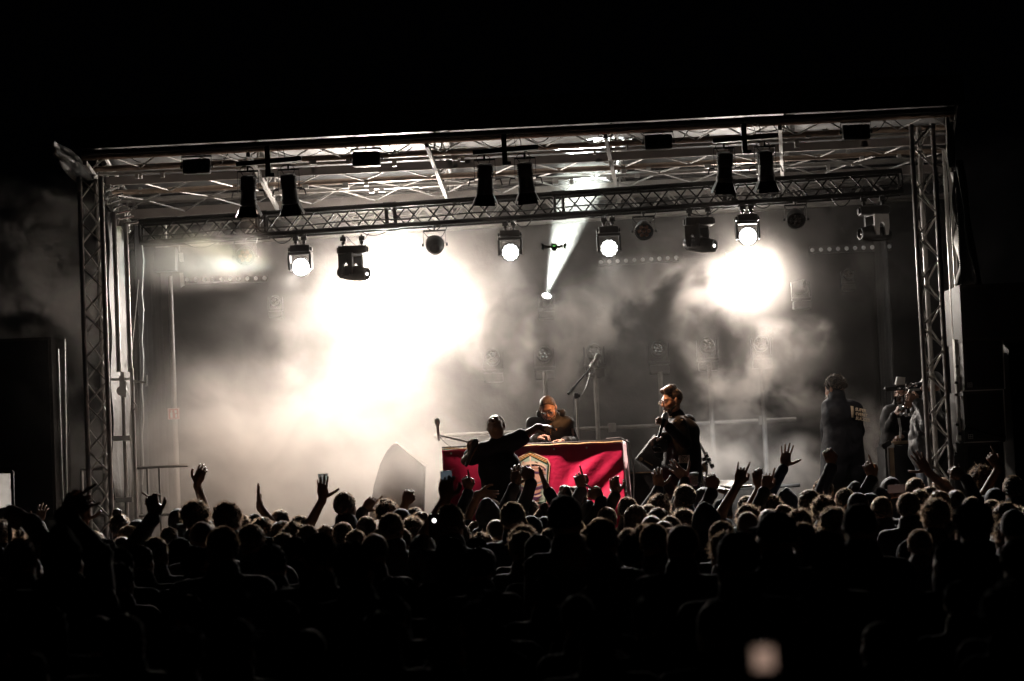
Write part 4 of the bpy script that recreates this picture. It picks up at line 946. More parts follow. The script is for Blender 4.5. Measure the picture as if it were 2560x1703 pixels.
# ---------------------------------------------------------------- road case at the right
a, b = U(2206, 1110, 22.9), U(2302, 1103, 22.9)
t = thing('road_case', 'upright road case with pale wooden edges beside the right tower', 'road case', ((a.x + b.x) / 2, 23.1, STAGE_Z))
mb = MB(); mb.bbox(((a.x + b.x) / 2, 23.15, (STAGE_Z + a.z) / 2 - .01), (b.x - a.x - .04, .5, a.z - STAGE_Z - .02), .01); mb.build('box', M_PLASTIC, t)
mb = MB(); mb.bbox(((a.x + b.x) / 2 + .04, 22.89, (a.z + b.z) / 2 - .0), (b.x - a.x - .1, .03, .035), .005); mb.bbox((a.x + .085, 22.89, (STAGE_Z + a.z) / 2), (.045, .03, a.z - STAGE_Z - .04), .005); mb.build('wooden_edge', M_WOOD, t)
mb = MB(); mb.bbox((a.x + .045, 22.9, (STAGE_Z + a.z) / 2), (.02, .03, a.z - STAGE_Z), .004); mb.bbox((a.x + .06, 22.87, a.z - .02), (.10, .04, .05), .01)
for z in (.2, .35, .5, .62): mb.bbox((a.x + .02, 22.87, STAGE_Z + z), (.035, .03, .05), .008)
mb.build('metal_corner', M_STEEL, t)
mb = MB(); mb.bbox(U(2216, 1112, 22.8), (.10, .05, .05), .01, Matrix.Rotation(-.5, 3, 'Y')); mb.path([U(2216, 1118, 22.8), U(2217, 1160, 22.8), U(2222, 1210, 22.8), U(2224, 1260, 22.8)], .007, 6); o = mb.build('cable_plug', M_RUBBER, None, loc=U(2216, 1118, 22.8)); tag(o, 'dark plug and cable hanging off the corner of the road case', 'cable')

# ---------------------------------------------------------------- lamp stand and gadgets behind the performer's back
t = thing('tripod_stand', 'metal tripod stand leaning behind the performer in glasses', 'tripod', U(1762, 1260, 22.7))
mb = MB(); mb.tube(U(1744, 1100, 22.7), U(1782, 1172, 22.7), .012); mb.build('tube', M_STEEL, t)
mb = MB(); mb.tube(U(1742, 1115, 22.65), U(1764, 1240, 22.65), .009); mb.build('tube', M_STEEL, t)
mb = MB(); mb.tube(U(1766, 1130, 22.7), U(1768, 1260, 22.7), .012); mb.build('tube', M_STEEL, t)
mb = MB()
for x, y in ((1760, 1148), (1766, 1140), (1772, 1150), (1764, 1160), (1780, 1165)): mb.lathe([(0, -.02), (.02, -.02), (.02, .02), (0, .02)], U(x, y, 22.65), (1, 0, .3), 10)
mb.build('joint', M_CHROME, t)
t = thing('field_monitor', 'small brown tilted monitor on the tripod behind the performer in glasses', 'monitor', U(1750, 1180, 22.5))
mb = MB(); mb.bbox(U(1749, 1173, 22.5), (.13, .04, .085), .008, Matrix.Rotation(-.28, 3, 'Y')); mb.build('frame', M_WOOD, t)
mb = MB(); mb.bbox(U(1751, 1174, 22.47), (.07, .02, .05), .004, Matrix.Rotation(-.28, 3, 'Y')); mb.build('screen', M_GLASSDARK, t)
t = thing('spotlight_bowl', 'round metallic bowl lamp below the small tilted monitor', 'lamp', U(1755, 1230, 22.6))
mb = MB(); mb.lathe([(0, -.08), (.08, -.06), (.125, .0), (.13, .04), (.12, .042), (.10, .0), (0, -.05)], U(1756, 1215, 22.6), (.3, -.5, .8), 22); mb.build('bowl', M_CHROME, t)
t = thing('drum_stand', 'chrome hardware and thin cymbal lying behind the crowd right of the performer', 'cymbal', U(1815, 1240, 23.2))
mb = MB(); mb.lathe([(.02, .01), (.19, .0), (.19, .004), (.02, .016)], U(1812, 1208, 23.2), (0, -.15, 1), 26); mb.build('cymbal', M_CHROME, t)
mb = MB(); mb.tube(U(1790, 1222, 23.3), U(1880, 1215, 23.3), .014); mb.tube(U(1812, 1208, 23.2), U(1812, 1300, 23.2), .012); mb.build('tube', M_CHROME, t)

# ---------------------------------------------------------------- drone
c = U(1385, 618, 21.2); t = thing('drone', 'small black quadcopter drone hovering in front of the narrow beam', 'drone', c)
mb = MB(); mb.bbox(c, (.062, .12, .042), .012); mb.bbox(c + Vector((0, -.05, -.025)), (.04, .03, .03), .008); mb.prism([(-.03, .02), (-.02, .045), (-.008, .03), (.008, .03), (.02, .045), (.03, .02)], .05, c, (1, 0, 0), (0, 0, 1)); mb.build('body', M_PLASTIC, t)
mb = MB(); mb.bbox(c + Vector((0, -.066, .004)), (.024, .004, .009), .002); mb.build('status_light', emis('green_led', (.2, 1, .15), .5), t)
for sx in (-1, 1):
    for sy in (-1, 1):
        e = c + Vector((sx * .105, sy * .10, .008)); mb = MB(); mb.tube(c + Vector((sx * .02, sy * .04, 0)), e, .009, 8, .006); mb.lathe([(0, -.012), (.011, -.012), (.011, .014), (0, .016)], e, (0, 0, 1), 10)
        if sy < 0: mb.tube(e, e + Vector((0, 0, -.045)), .006, 6)
        mb.build('arm', M_PLASTIC, t)
        mb = MB(); mb.bbox(e + Vector((0, 0, .018)), (.105, .010, .0025), .001, Matrix.Rotation(.3 * sx * sy, 3, 'Z')); mb.build('propeller', M_PLASTIC, t)

# ---------------------------------------------------------------- banner held up at the left edge
t = thing('held_sign', 'pale cloth sign in a black frame held up at the left edge of the crowd', 'sign', U(26, 1350, 17.0))
vs = []; n = 16; tl, tr, br, bl = U(-40, 1178, 17), U(28, 1182, 17), U(30, 1262, 17), U(-40, 1284, 17)
for j in range(n + 1):
    for i in range(n + 1):
        u, v = i / n, j / n; p = tl.lerp(tr, u).lerp(bl.lerp(br, u), v); p.y += .006 * math.sin(9 * u + 5 * v) + .004 * math.sin(17 * v - 3 * u); vs.append(p)
mb = MB(); mb.add(vs, [(j * (n + 1) + i, (j + 1) * (n + 1) + i, (j + 1) * (n + 1) + i + 1, j * (n + 1) + i + 1) for j in range(n) for i in range(n)])
M_THIN = mat('thin_white_cloth', (.75, .74, .72), .7)
_n = M_THIN.node_tree; _b = _n.nodes['Principled BSDF']; _t = _n.nodes.new('ShaderNodeBsdfTranslucent'); _t.inputs[0].default_value = (.75, .72, .68, 1); _mx = _n.nodes.new('ShaderNodeMixShader'); _mx.inputs[0].default_value = .55
_o = _n.nodes['Material Output']; _n.links.new(_b.outputs[0], _mx.inputs[1]); _n.links.new(_t.outputs[0], _mx.inputs[2]); _n.links.new(_mx.outputs[0], _o.inputs['Surface'])
mb.build('cloth', M_THIN, t, ang=180)
mb = MB(); mb.beam(tl, tr + Vector((.01, 0, .006)), .02, .022); mb.beam(tr + Vector((.008, 0, .01)), br + Vector((.008, 0, -.01)), .02, .022); mb.build('frame', M_PLASTIC, t)
mb = MB(); a = U(23, 1262, 17.02); mb.tube((a.x, 17.02, 1.25), a, .016); mb.build('pole', M_BLKM, t)

# ---------------------------------------------------------------- cable runs
rnd = random.Random(21)
mb = MB()
for i in range(9):
    x0 = 480 + i * 200 + rnd.uniform(-30, 30); y0 = 600 - (x0 - 352) * .0674; x1 = x0 + rnd.uniform(40, 110)
    mb.path(arc_pts(U(x0, y0 + 14, 24.2), U(x1, y0 + 14 - (x1 - x0) * .067, 24.2), rnd.uniform(.03, .09), 10), .006, 5)
mb.path([U(352 + k * 47.5, 590 - k * 3.2 + 2 * math.sin(k), 24.17) for k in range(41)], .008, 5)
o = mb.build('cable_run', M_RUBBER, None, loc=ta); tag(o, 'black cables looped along the lower chord of the black truss', 'cables', kind='stuff')
mb = MB()
for i in range(16):
    x0 = 330 + i * 125 + rnd.uniform(-30, 30); y0 = 394 - (x0 - 205) * .0505; x1 = x0 + rnd.uniform(50, 150)
    mb.path(arc_pts(U(x0, y0 + 4, 22.0), U(x1, y0 + rnd.uniform(0, 32) - (x1 - x0) * .05, 22.4), rnd.uniform(.02, .08), 10), .005, 5)
o = mb.build('cable_run', M_RUBBER, None, loc=U(205, 394, 22)); tag(o, 'thin black cables sagging between the front roof tubes', 'cables', kind='stuff')
# ---------------------------------------------------------------- smooth body surfaces (distance field + surface nets)
def V(*a): return np.array(a, dtype=np.float64)
class Field:
    def __init__(s): s.pr = []
    def cap(s, a, b, ra, rb=None, k=.02): s.pr.append(('c', np.array(a, float), np.array(b, float), ra, ra if rb is None else rb, k)); return s
    def ell(s, c, r, rot=None, k=.02, sub=False): s.pr.append(('s' if sub else 'e', np.array(c, float), np.array(r, float), np.eye(3) if rot is None else np.array(rot), None, k)); return s
    def chain(s, pts, rs, k=.02):
        for i in range(len(pts) - 1): s.cap(pts[i], pts[i + 1], rs[i], rs[i + 1], k)
        return s
    def mesh(s, name, vox=.008, noise=None, clip=None):
        lo = np.full(3, 1e9); hi = -lo
        for p in s.pr:
            if p[0] == 's': continue
            if p[0] == 'c': r = max(p[3], p[4]); l = np.minimum(p[1], p[2]) - r; h = np.maximum(p[1], p[2]) + r
            else: r = p[2].max(); l = p[1] - r; h = p[1] + r
            lo = np.minimum(lo, l); hi = np.maximum(hi, h)
        pad = .03 + 2 * vox; lo -= pad; hi += pad; n = np.ceil((hi - lo) / vox).astype(int) + 1
        G = np.full(n, .06, dtype=np.float32)
        for p in s.pr:
            k = p[5]
            if p[0] == 'c': r = max(p[3], p[4]) + k + .03; l = np.minimum(p[1], p[2]) - r; h = np.maximum(p[1], p[2]) + r
            else: r = p[2].max() + k + .03; l = p[1] - r; h = p[1] + r
            i0 = np.clip(np.floor((l - lo) / vox).astype(int), 0, n); i1 = np.clip(np.ceil((h - lo) / vox).astype(int) + 1, 0, n)
            if (i1 <= i0).any(): continue
            ax = [(lo[d] + vox * np.arange(i0[d], i1[d])).astype(np.float32) for d in range(3)]
            X = ax[0][:, None, None]; Y = ax[1][None, :, None]; Z = ax[2][None, None, :]
            if p[0] == 'c':
                a, b = p[1], p[2]; ab = b - a; L2 = max(1e-9, (ab ** 2).sum())
                t = ((X - a[0]) * ab[0] + (Y - a[1]) * ab[1] + (Z - a[2]) * ab[2]) / L2; t = np.clip(t, 0, 1)
                d = np.sqrt((X - a[0] - t * ab[0]) ** 2 + (Y - a[1] - t * ab[1]) ** 2 + (Z - a[2] - t * ab[2]) ** 2) - (p[3] + (p[4] - p[3]) * t)
            else:
                c, rr, M = p[1], p[2], p[3]; q = []
                for j in range(3): q.append((X - c[0]) * M[0, j] + (Y - c[1]) * M[1, j] + (Z - c[2]) * M[2, j])
                k0 = np.sqrt(sum((q[j] / rr[j]) ** 2 for j in range(3))); k1 = np.sqrt(sum((q[j] / rr[j] ** 2) ** 2 for j in range(3))) + 1e-6
                d = k0 * (k0 - 1) / k1
            sl = G[i0[0]:i1[0], i0[1]:i1[1], i0[2]:i1[2]]
            if p[0] == 's': h_ = np.maximum(k - np.abs(sl + d), 0) / k; sl[...] = np.maximum(sl, -d) + h_ * h_ * k * .25
            else: h_ = np.maximum(k - np.abs(sl - d), 0) / k; sl[...] = np.minimum(sl, d) - h_ * h_ * k * .25
        if clip is not None:
            for (c, nn) in clip:       # keep the side the normal points away from
                ax = [(lo[d] + vox * np.arange(n[d])).astype(np.float32) for d in range(3)]
                d = (ax[0][:, None, None] - c[0]) * nn[0] + (ax[1][None, :, None] - c[1]) * nn[1] + (ax[2][None, None, :] - c[2]) * nn[2]
                G = np.maximum(G, d)
        return nets(name, G, lo, vox, noise)

def nets(name, G, lo, vox, noise=None):
    I = G < 0; nx, ny, nz = G.shape
    c8 = [(i, j, k) for i in (0, 1) for j in (0, 1) for k in (0, 1)]
    A = np.ones((nx - 1, ny - 1, nz - 1), bool); B = np.zeros_like(A)
    for i, j, k in c8:
        s = I[i:nx - 1 + i, j:ny - 1 + j, k:nz - 1 + k]; A &= s; B |= s
    act = np.argwhere(B & ~A); idx = np.full((nx - 1, ny - 1, nz - 1), -1, np.int32); idx[act[:, 0], act[:, 1], act[:, 2]] = np.arange(len(act))
    vals = {c: G[act[:, 0] + c[0], act[:, 1] + c[1], act[:, 2] + c[2]] for c in c8}
    P = np.zeros((len(act), 3)); cnt = np.zeros(len(act))
    for a in c8:
        for d in range(3):
            if a[d]: continue
            b = list(a); b[d] = 1; b = tuple(b); va, vb = vals[a], vals[b]; m = (va < 0) != (vb < 0)
            t = np.where(m, va / np.where(m, va - vb, 1), 0); q = np.zeros((len(act), 3)); q[:] = a; q[:, d] = t
            P += q * m[:, None]; cnt += m
    P = lo + (act + P / cnt[:, None]) * vox
    faces = []
    for d in range(3):
        e = [1, 1, 1]; e[d] = 1
        sl0 = [slice(1, -1)] * 3; sl0[d] = slice(0, -1); sl1 = list(sl0); sl1[d] = slice(1, None)
        s0, s1 = I[tuple(sl0)], I[tuple(sl1)]; w = np.argwhere(s0 != s1)
        if not len(w): continue
        off = np.ones(3, int); off[d] = 0; g = w + off; ins = s0[w[:, 0], w[:, 1], w[:, 2]]
        u, v = [(1, 2), (2, 0), (0, 1)][d]; q = []
        for du, dv in ((0, 0), (-1, 0), (-1, -1), (0, -1)):
            h = g.copy(); h[:, u] += du; h[:, v] += dv; q.append(idx[h[:, 0], h[:, 1], h[:, 2]])
        q = np.stack(q, 1); q = np.where(ins[:, None], q, q[:, ::-1]); faces.append(q[(q >= 0).all(1)])
    Fc = np.concatenate(faces) if faces else np.zeros((0, 4), int)
    if noise is not None:   # (amplitude, list of wave lengths, seed)
        amp, wls, seed = noise; rg = np.random.RandomState(seed)
        e1 = P[Fc[:, 2]] - P[Fc[:, 0]]; e2 = P[Fc[:, 3]] - P[Fc[:, 1]]; fn = np.cross(e1, e2); N = np.zeros_like(P)
        for c in range(4): np.add.at(N, Fc[:, c], fn)
        N /= np.linalg.norm(N, axis=1, keepdims=True) + 1e-9; D = np.zeros(len(P))
        for wl, am in wls:
            W = np.zeros(len(P))
            for _ in range(5):
                dr = rg.normal(size=3); dr /= np.linalg.norm(dr); wv = rg.normal(size=3); wv /= np.linalg.norm(wv)
                W += np.sin(P @ dr * 2 * math.pi / wl + rg.uniform(0, 6) + 1.3 * np.sin(P @ wv * 2 * math.pi / (wl * 1.7)))
            D += am * W / 2.2
        P = P + N * (amp * D)[:, None]
    me = bpy.data.meshes.new(name); me.vertices.add(len(P)); me.vertices.foreach_set('co', P.astype(np.float32).ravel())
    me.loops.add(Fc.size); me.loops.foreach_set('vertex_index', Fc.astype(np.int32).ravel())
    me.polygons.add(len(Fc)); me.polygons.foreach_set('loop_start', np.arange(0, Fc.size, 4, dtype=np.int32)); me.polygons.foreach_set('loop_total', np.full(len(Fc), 4, np.int32))
    me.update(calc_edges=True); me.validate(); return me

WR = (.0028, [(.16, 1.0), (.07, .35)])     # cloth wrinkles
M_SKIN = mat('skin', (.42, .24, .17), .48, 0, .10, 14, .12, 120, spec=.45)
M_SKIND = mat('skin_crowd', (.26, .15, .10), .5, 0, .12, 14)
M_HAIRB = mat('hair_brown', (.045, .025, .015), .42, 0, .4, 60, .5, 160, sheen=.5)
M_HAIRK = mat('hair_black', (.018, .013, .010), .42, 0, .4, 60, .5, 160, sheen=.4)
M_HAIRL = mat('hair_blonde', (.20, .12, .06), .42, 0, .4, 60, .5, 160, sheen=.6)
def fuzzy(m, col, f):
    nt = m.node_tree; b = nt.nodes['Principled BSDF']; t = nt.nodes.new('ShaderNodeBsdfTranslucent'); t.inputs[0].default_value = (*col, 1); mx = nt.nodes.new('ShaderNodeMixShader'); mx.inputs[0].default_value = f
    o = nt.nodes['Material Output']; nt.links.new(b.outputs[0], mx.inputs[1]); nt.links.new(t.outputs[0], mx.inputs[2]); nt.links.new(mx.outputs[0], o.inputs['Surface'])
def hairify(m):
    b = m.node_tree.nodes['Principled BSDF']; b.inputs['Sheen Weight'].default_value = 1.0; b.inputs['Sheen Roughness'].default_value = .22; b.inputs['Sheen Tint'].default_value = (1, .80, .62, 1)
for _m in (M_HAIRB, M_HAIRK, M_HAIRL): hairify(_m)
M_TUFT = mat('hair_wisps', (.05, .03, .02), .45, 0, .4, 60); fuzzy(M_TUFT, (.85, .62, .44), .6)
M_JKT = mat('dark_jacket', (.008, .008, .009), .65, 0, .2, 8, .12, 60, sheen=.05, spec=.2)
M_JKT2 = mat('dark_olive_jacket', (.012, .010, .008), .6, 0, .2, 8, .12, 60, sheen=.05, spec=.25)
M_TEE = mat('black_tee', (.008, .009, .012), .8, 0, .2, 8, .2, 60, sheen=.15)
M_NAVY = mat('navy_jacket', (.010, .011, .016), .65, 0, .2, 8, .12, 60, sheen=.04, spec=.2)
M_PUFF = mat('grey_puffer', (.09, .09, .095), .45, 0, .15, 9, .2, 50)
M_JEANS = mat('washed_denim', (.17, .21, .27), .7, 0, .3, 25, .3, 90)
M_DENIM = mat('dark_trousers', (.02, .021, .028), .7, 0, .3, 25)
M_KHAKI = mat('brown_trousers', (.10, .075, .055), .7, 0, .2, 12)
M_SHOE = mat('shoe', (.02, .02, .02), .5)

def basis(f, u=(0, 0, 1)):
    """columns: right, forward, up"""
    f = np.array(f, float); f /= np.linalg.norm(f); u = np.array(u, float); r = np.cross(f, u); r /= np.linalg.norm(r); u = np.cross(r, f)
    return np.stack([r, f, u], 1)

def head_prims(Fd, c, B, s=1.0, face=True):
    """c = centre of head between the ears; B = basis (right, forward, up)"""
    T = lambda x, y, z: c + B @ (V(x, y, z) * s)
    Fd.ell(T(0, -.012, .028), V(.074, .095, .088) * s, B, .02); Fd.ell(T(0, .028, -.035), V(.060, .066, .072) * s, B, .03)
    if face:
        Fd.ell(T(0, .070, -.088), V(.026, .022, .022) * s, B, .025)
        for sg in (-1, 1):
            Fd.ell(T(sg * .040, .048, -.020), V(.022, .030, .024) * s, B, .02)
            Fd.ell(T(sg * .046, .010, -.070), V(.018, .035, .026) * s, B, .03)
        Fd.ell(T(0, .078, .030), V(.048, .014, .012) * s, B, .02)
        for sg in (-1, 1): Fd.ell(T(sg * .030, .096, .006), V(.015, .012, .010) * s, B, .012, sub=True)
        for sg in (-1, 1): Fd.ell(T(sg * .030, .080, .006), V(.013, .012, .011) * s, B, .004)
        Fd.cap(T(0, .088, .012), T(0, .113, -.024), .008 * s, .012 * s, .012); Fd.ell(T(0, .103, -.030), V(.017, .012, .009) * s, B, .008)
        Fd.ell(T(0, .090, -.054), V(.022, .010, .0055) * s, B, .006); Fd.ell(T(0, .087, -.065), V(.019, .010, .006) * s, B, .006)
    for sg in (-1, 1):
        Fd.ell(T(sg * .078, -.008, -.002), V(.009, .019, .032) * s, B, .008); 

HAND = {  # curl of each finger (index..little), spread, thumb curl, thumb spread
    'open': ([.10, .05, .08, .15], .26, .15, .75), 'relax': ([.55, .65, .75, .85], .10, .4, .45), 'fist': ([1.5, 1.55, 1.6, 1.6], .02, 1.15, .25),
    'point': ([.05, 1.45, 1.55, 1.6], .05, .9, .35), 'grip': ([1.0, 1.05, 1.1, 1.15], .03, .8, .55), 'horns': ([.1, 1.5, 1.55, .15], .15, .9, .3),
    'claw': ([.6, .55, .6, .7], .22, .5, .8), 'flat': ([.12, .1, .1, .15], .05, .1, .35), 'cup': ([.75, .75, .8, .85], .06, .5, .9), 'wave': ([.25, .15, .2, .35], .18, .2, .8)}
def hand_prims(Fd, w, d, n, pose, side=1, s=1.0, prof=None):
    """w wrist; d direction of the palm (wrist to knuckles); n palm normal (fingers curl towards n); side +1: thumb at d x n"""
    d = np.array(d, float); d /= np.linalg.norm(d); n = np.array(n, float); n -= d * (n @ d); n /= np.linalg.norm(n); r = np.cross(d, n) * side
    curl, spread, tc, ts = HAND[pose] if prof is None else prof
    W = lambda a, b, c: w + (r * a + d * b + n * c) * s
    M = np.stack([r, d, n], 1)
    Fd.cap(W(0, -.02, 0), W(0, .02, 0), .024 * s, .026 * s, .015)
    Fd.ell(W(.002, .05, 0), V(.040, .048, .016) * s, M, .014)
    Fd.ell(W(.024, .034, .010), V(.017, .030, .014) * s, M, .012)
    for i, (x, L, rad) in enumerate(((.029, .074, .0088), (.010, .082, .0092), (-.010, .076, .0088), (-.028, .060, .0078))):
        p = W(x, .088 - abs(i - 1) * .004, 0); a = -(i - 1.4) * spread * .5; cu = 0.0; seg = [.45, .30, .25]
        c0 = curl[i]; pts = [W(x * .9, .06, 0), p]; rs = [.011 * s, rad * s]
        for j in range(3):
            cu += c0 * (.75, 1.0, .6)[j] * .78
            dd = (d * math.cos(cu) + n * math.sin(cu)) * math.cos(a * (1 if cu < 1 else .2)) + r * math.sin(a * (1 if cu < 1 else .2))
            p = p + dd * L * seg[j] * s; pts.append(p); rs.append(rad * s * (.97 - .07 * (j + 1)))
        Fd.chain(pts, rs, .0045)
    p = W(.030, .018, .006); a = .35 + ts; cu = .2; pts = [W(.012, .012, .004), p]; rs = [.014 * s, .0125 * s]
    for j, L in enumerate((.036, .034, .026)):
        dd = d * math.cos(a) + r * math.sin(a); dd = dd * math.cos(cu) + n * math.sin(cu); p = p + dd * L * s; pts.append(p); rs.append((.0115, .0105, .009)[j] * s); a -= tc * .75; cu += tc * .35
    Fd.chain(pts, rs, .005)

def ik(S, W, L1, L2, hint):
    S = np.array(S, float); W = np.array(W, float); d = W - S; D = np.linalg.norm(d); D2 = min(D, (L1 + L2) * .995); u = d / D; W = S + u * D2
    a = (L1 ** 2 - L2 ** 2 + D2 ** 2) / (2 * D2); h = math.sqrt(max(0, L1 ** 2 - a ** 2)); hint = np.array(hint, float); hint -= u * (hint @ u); hint /= np.linalg.norm(hint) + 1e-9
    return S + u * a + hint * h, W

def person_prims(H=1.75, yaw=0.0, head=None, arms=None, lean=(0, 0), stance=.11, bulk=1.0, headf=None, headu=None, knee=None):
    """skeleton in person space: feet at the origin, facing +Y turned by yaw. arms = {'L': dict(hand=, dir=, n=, pose=, hint=)...}"""
    s = H / 1.75; cy_, sy_ = math.cos(yaw), math.sin(yaw); fwd = V(-sy_, cy_, 0); rt = V(cy_, sy_, 0); up = V(0, 0, 1)
    Q = lambda x, y, z: rt * x * s + fwd * y * s + up * z * s
    J = {}; lx, ly = lean
    J['pel'] = Q(0, 0, .93); J['waist'] = Q(lx * .3, ly * .3 + .005, 1.08); J['chest'] = Q(lx * .75, ly * .75, 1.29); J['neck0'] = Q(lx, ly - .01, 1.44)
    J['head'] = J['neck0'] + Q(0, .028, .175) if head is None else J['neck0'] + Q(*head)
    for sg, n in ((-1, 'L'), (1, 'R')):
        J['sh' + n] = J['chest'] + Q(sg * .172 * bulk, -.005, .105)
        J['hip' + n] = Q(sg * .088, 0, .90); J['kn' + n] = Q(sg * stance, .015, .49); J['an' + n] = Q(sg * stance * 1.1, -.02, .085); J['toe' + n] = Q(sg * stance * 1.25, .13, .035)
        if knee and n in knee: J['kn' + n] = Q(*knee[n][0]); J['an' + n] = Q(*knee[n][1]); J['toe' + n] = J['an' + n] + Q(0, .14, -.05)
        a = (arms or {}).get(n); 
        if a is None: J['el' + n] = J['sh' + n] + Q(sg * .05, -.03, -.27); J['wr' + n] = J['el' + n] + Q(-sg * .02, .10, -.22); J['hd' + n] = dict(dir=Q(0, .1, -1), n=-rt * sg, pose='relax')
        else:
            tgt = np.array(a['hand'], float); hint = a.get('hint', rt * sg * .6 - fwd * .2 + V(0, 0, -.5))
            if 'el' in a: J['el' + n] = np.array(a['el'], float); J['wr' + n] = tgt
            else: J['el' + n], J['wr' + n] = ik(J['sh' + n], tgt, .30 * s, .265 * s, hint)
            dr = a.get('dir'); dr = (J['wr' + n] - J['el' + n]) if dr is None else np.array(dr, float)
            J['hd' + n] = dict(dir=dr, n=np.array(a.get('n', fwd), float), pose=a.get('pose', 'open'), thumb=a.get('thumb'), bare=a.get('bare', False))
    J['B'] = basis(fwd if headf is None else headf, (0, 0, 1) if headu is None else headu); J['rt'], J['fwd'], J['s'], J['bulk'] = rt, fwd, s, bulk
    J['Bt'] = basis(fwd)
    return J

def body_field(J, face=True, hands=True, hs=1.0):
    s, B = J['s'], J['Bt']; b = J['bulk']; Fd = Field()
    Fd.ell(J['pel'], V(.155 * b, .105 * b, .12) * s, B, .05); Fd.ell(J['waist'], V(.140 * b, .10 * b, .13) * s, B, .05); Fd.ell(J['chest'], V(.165 * b, .112 * b, .16) * s, B, .05)
    for q in (-.055, .055): Fd.cap(J['pel'] + J['rt'] * q * s * b, J['waist'] + J['rt'] * q * s * b, .10 * s, .092 * s, .05); Fd.cap(J['waist'] + J['rt'] * q * s * b, J['chest'] + J['rt'] * q * s * b, .092 * s, .105 * s, .05)
    Fd.cap(J['shL'], J['shR'], .058 * s, .058 * s, .05); Fd.cap(J['neck0'] - V(0, 0, .03), J['head'] + J['B'] @ V(0, -.015, -.06), .062 * s, .052 * s, .03)
    for n in 'LR':
        Fd.cap(J['sh' + n], J['el' + n], .052 * s, .040 * s, .03); Fd.cap(J['el' + n], J['wr' + n], .041 * s * (1 + (hs - 1) * .6), .027 * s * hs, .015)
        Fd.cap(J['hip' + n], J['kn' + n], .088 * s, .056 * s, .03); Fd.cap(J['kn' + n], J['an' + n], .056 * s, .038 * s, .02); Fd.cap(J['an' + n], J['toe' + n], .042 * s, .032 * s, .02)
        if hands:
            h = J['hd' + n]; sg = -1 if n == 'L' else 1; dd = h['dir'] / np.linalg.norm(h['dir'])
            r = np.cross(dd, h['n'])
            th = h.get('thumb') if h.get('thumb') is not None else -J['rt'] * sg
            side = 1 if r @ np.array(th, float) > 0 else -1
            hand_prims(Fd, J['wr' + n] + dd * .01, dd, h['n'], h['pose'], side, s * hs)
    head_prims(Fd, J['head'], J['B'], s, face)
    return Fd

def top_field(J, ex=.014, hem=.80, cuff=.96, collar=True, short=False, flare=1.0, bare=()):
    s, B = J['s'], J['Bt']; b = J['bulk']; Fd = Field()
    e = ex
    Fd.ell(J['waist'], V(.140 * b + e, .10 * b + e, .15) * s, B, .06); Fd.ell(J['chest'], V(.165 * b + e, .112 * b + e, .165) * s, B, .06)
    for q in (-.055, .055): Fd.cap(J['pel'] + J['rt'] * q * s * b, J['waist'] + J['rt'] * q * s * b, .10 * b * s + e, .098 * b * s + e, .05); Fd.cap(J['waist'] + J['rt'] * q * s * b, J['chest'] + J['rt'] * q * s * b, .098 * b * s + e, .112 * s + e, .05)
    Fd.ell(J['pel'], V(.165 * b + e, .118 * b + e, .13) * s, B, .05); hz = J['pel'] * 1.0; hz[2] = hem * s
    Fd.cap(J['pel'] + V(0, 0, .05) + J['rt'] * .07 * b, hz + J['rt'] * .085 * b * flare, .105 * b * s + e, .10 * flare * s + e, .05); Fd.cap(J['pel'] + V(0, 0, .05) - J['rt'] * .07 * b, hz - J['rt'] * .085 * b * flare, .105 * b * s + e, .10 * flare * s + e, .05)
    Fd.cap(J['shL'], J['shR'], .060 * s + e, .060 * s + e, .05); Fd.cap(J['neck0'] - V(0, 0, .04), J['neck0'] + (J['head'] - J['neck0']) * (.36 if collar else .15), .072 * s + e * .5, .068 * s + e * (.8 if collar else .2), .03)
    for n in 'LR':
        if short or n in bare:
            q = J['sh' + n] + (J['el' + n] - J['sh' + n]) * .62; Fd.cap(J['sh' + n], q, .056 * s + e, .056 * s + e * 1.3, .03)
        else:
            Fd.cap(J['sh' + n], J['el' + n], .054 * s + e * .8, .042 * s + e * .8, .012); Fd.cap(J['el' + n], J['el' + n] + (J['wr' + n] - J['el' + n]) * cuff, .042 * s + e * .8, .033 * s + e * .8, .014); Fd.cap(J['el' + n] + (J['wr' + n] - J['el' + n]) * (cuff - .06), J['el' + n] + (J['wr' + n] - J['el' + n]) * cuff, .036 * s + e * .8, .036 * s + e * .8, .004)
    return Fd
def trouser_field(J, ex=.010, bootz=.06):
    s, B = J['s'], J['Bt']; b = J['bulk']; Fd = Field(); e = ex
    Fd.ell(J['pel'], V(.155 * b + e, .105 * b + e, .12) * s, B, .05)
    for n in 'LR':
        Fd.cap(J['hip' + n], J['kn' + n], .090 * s + e, .060 * s + e, .03); Fd.cap(J['kn' + n], J['an' + n] , .060 * s + e, .052 * s + e, .02)
    return Fd
def shoe_field(J):
    s = J['s']; Fd = Field()
    for n in 'LR': Fd.cap(J['an' + n] + V(0, 0, -.03), J['toe' + n], .050 * s, .042 * s, .02)
    return Fd

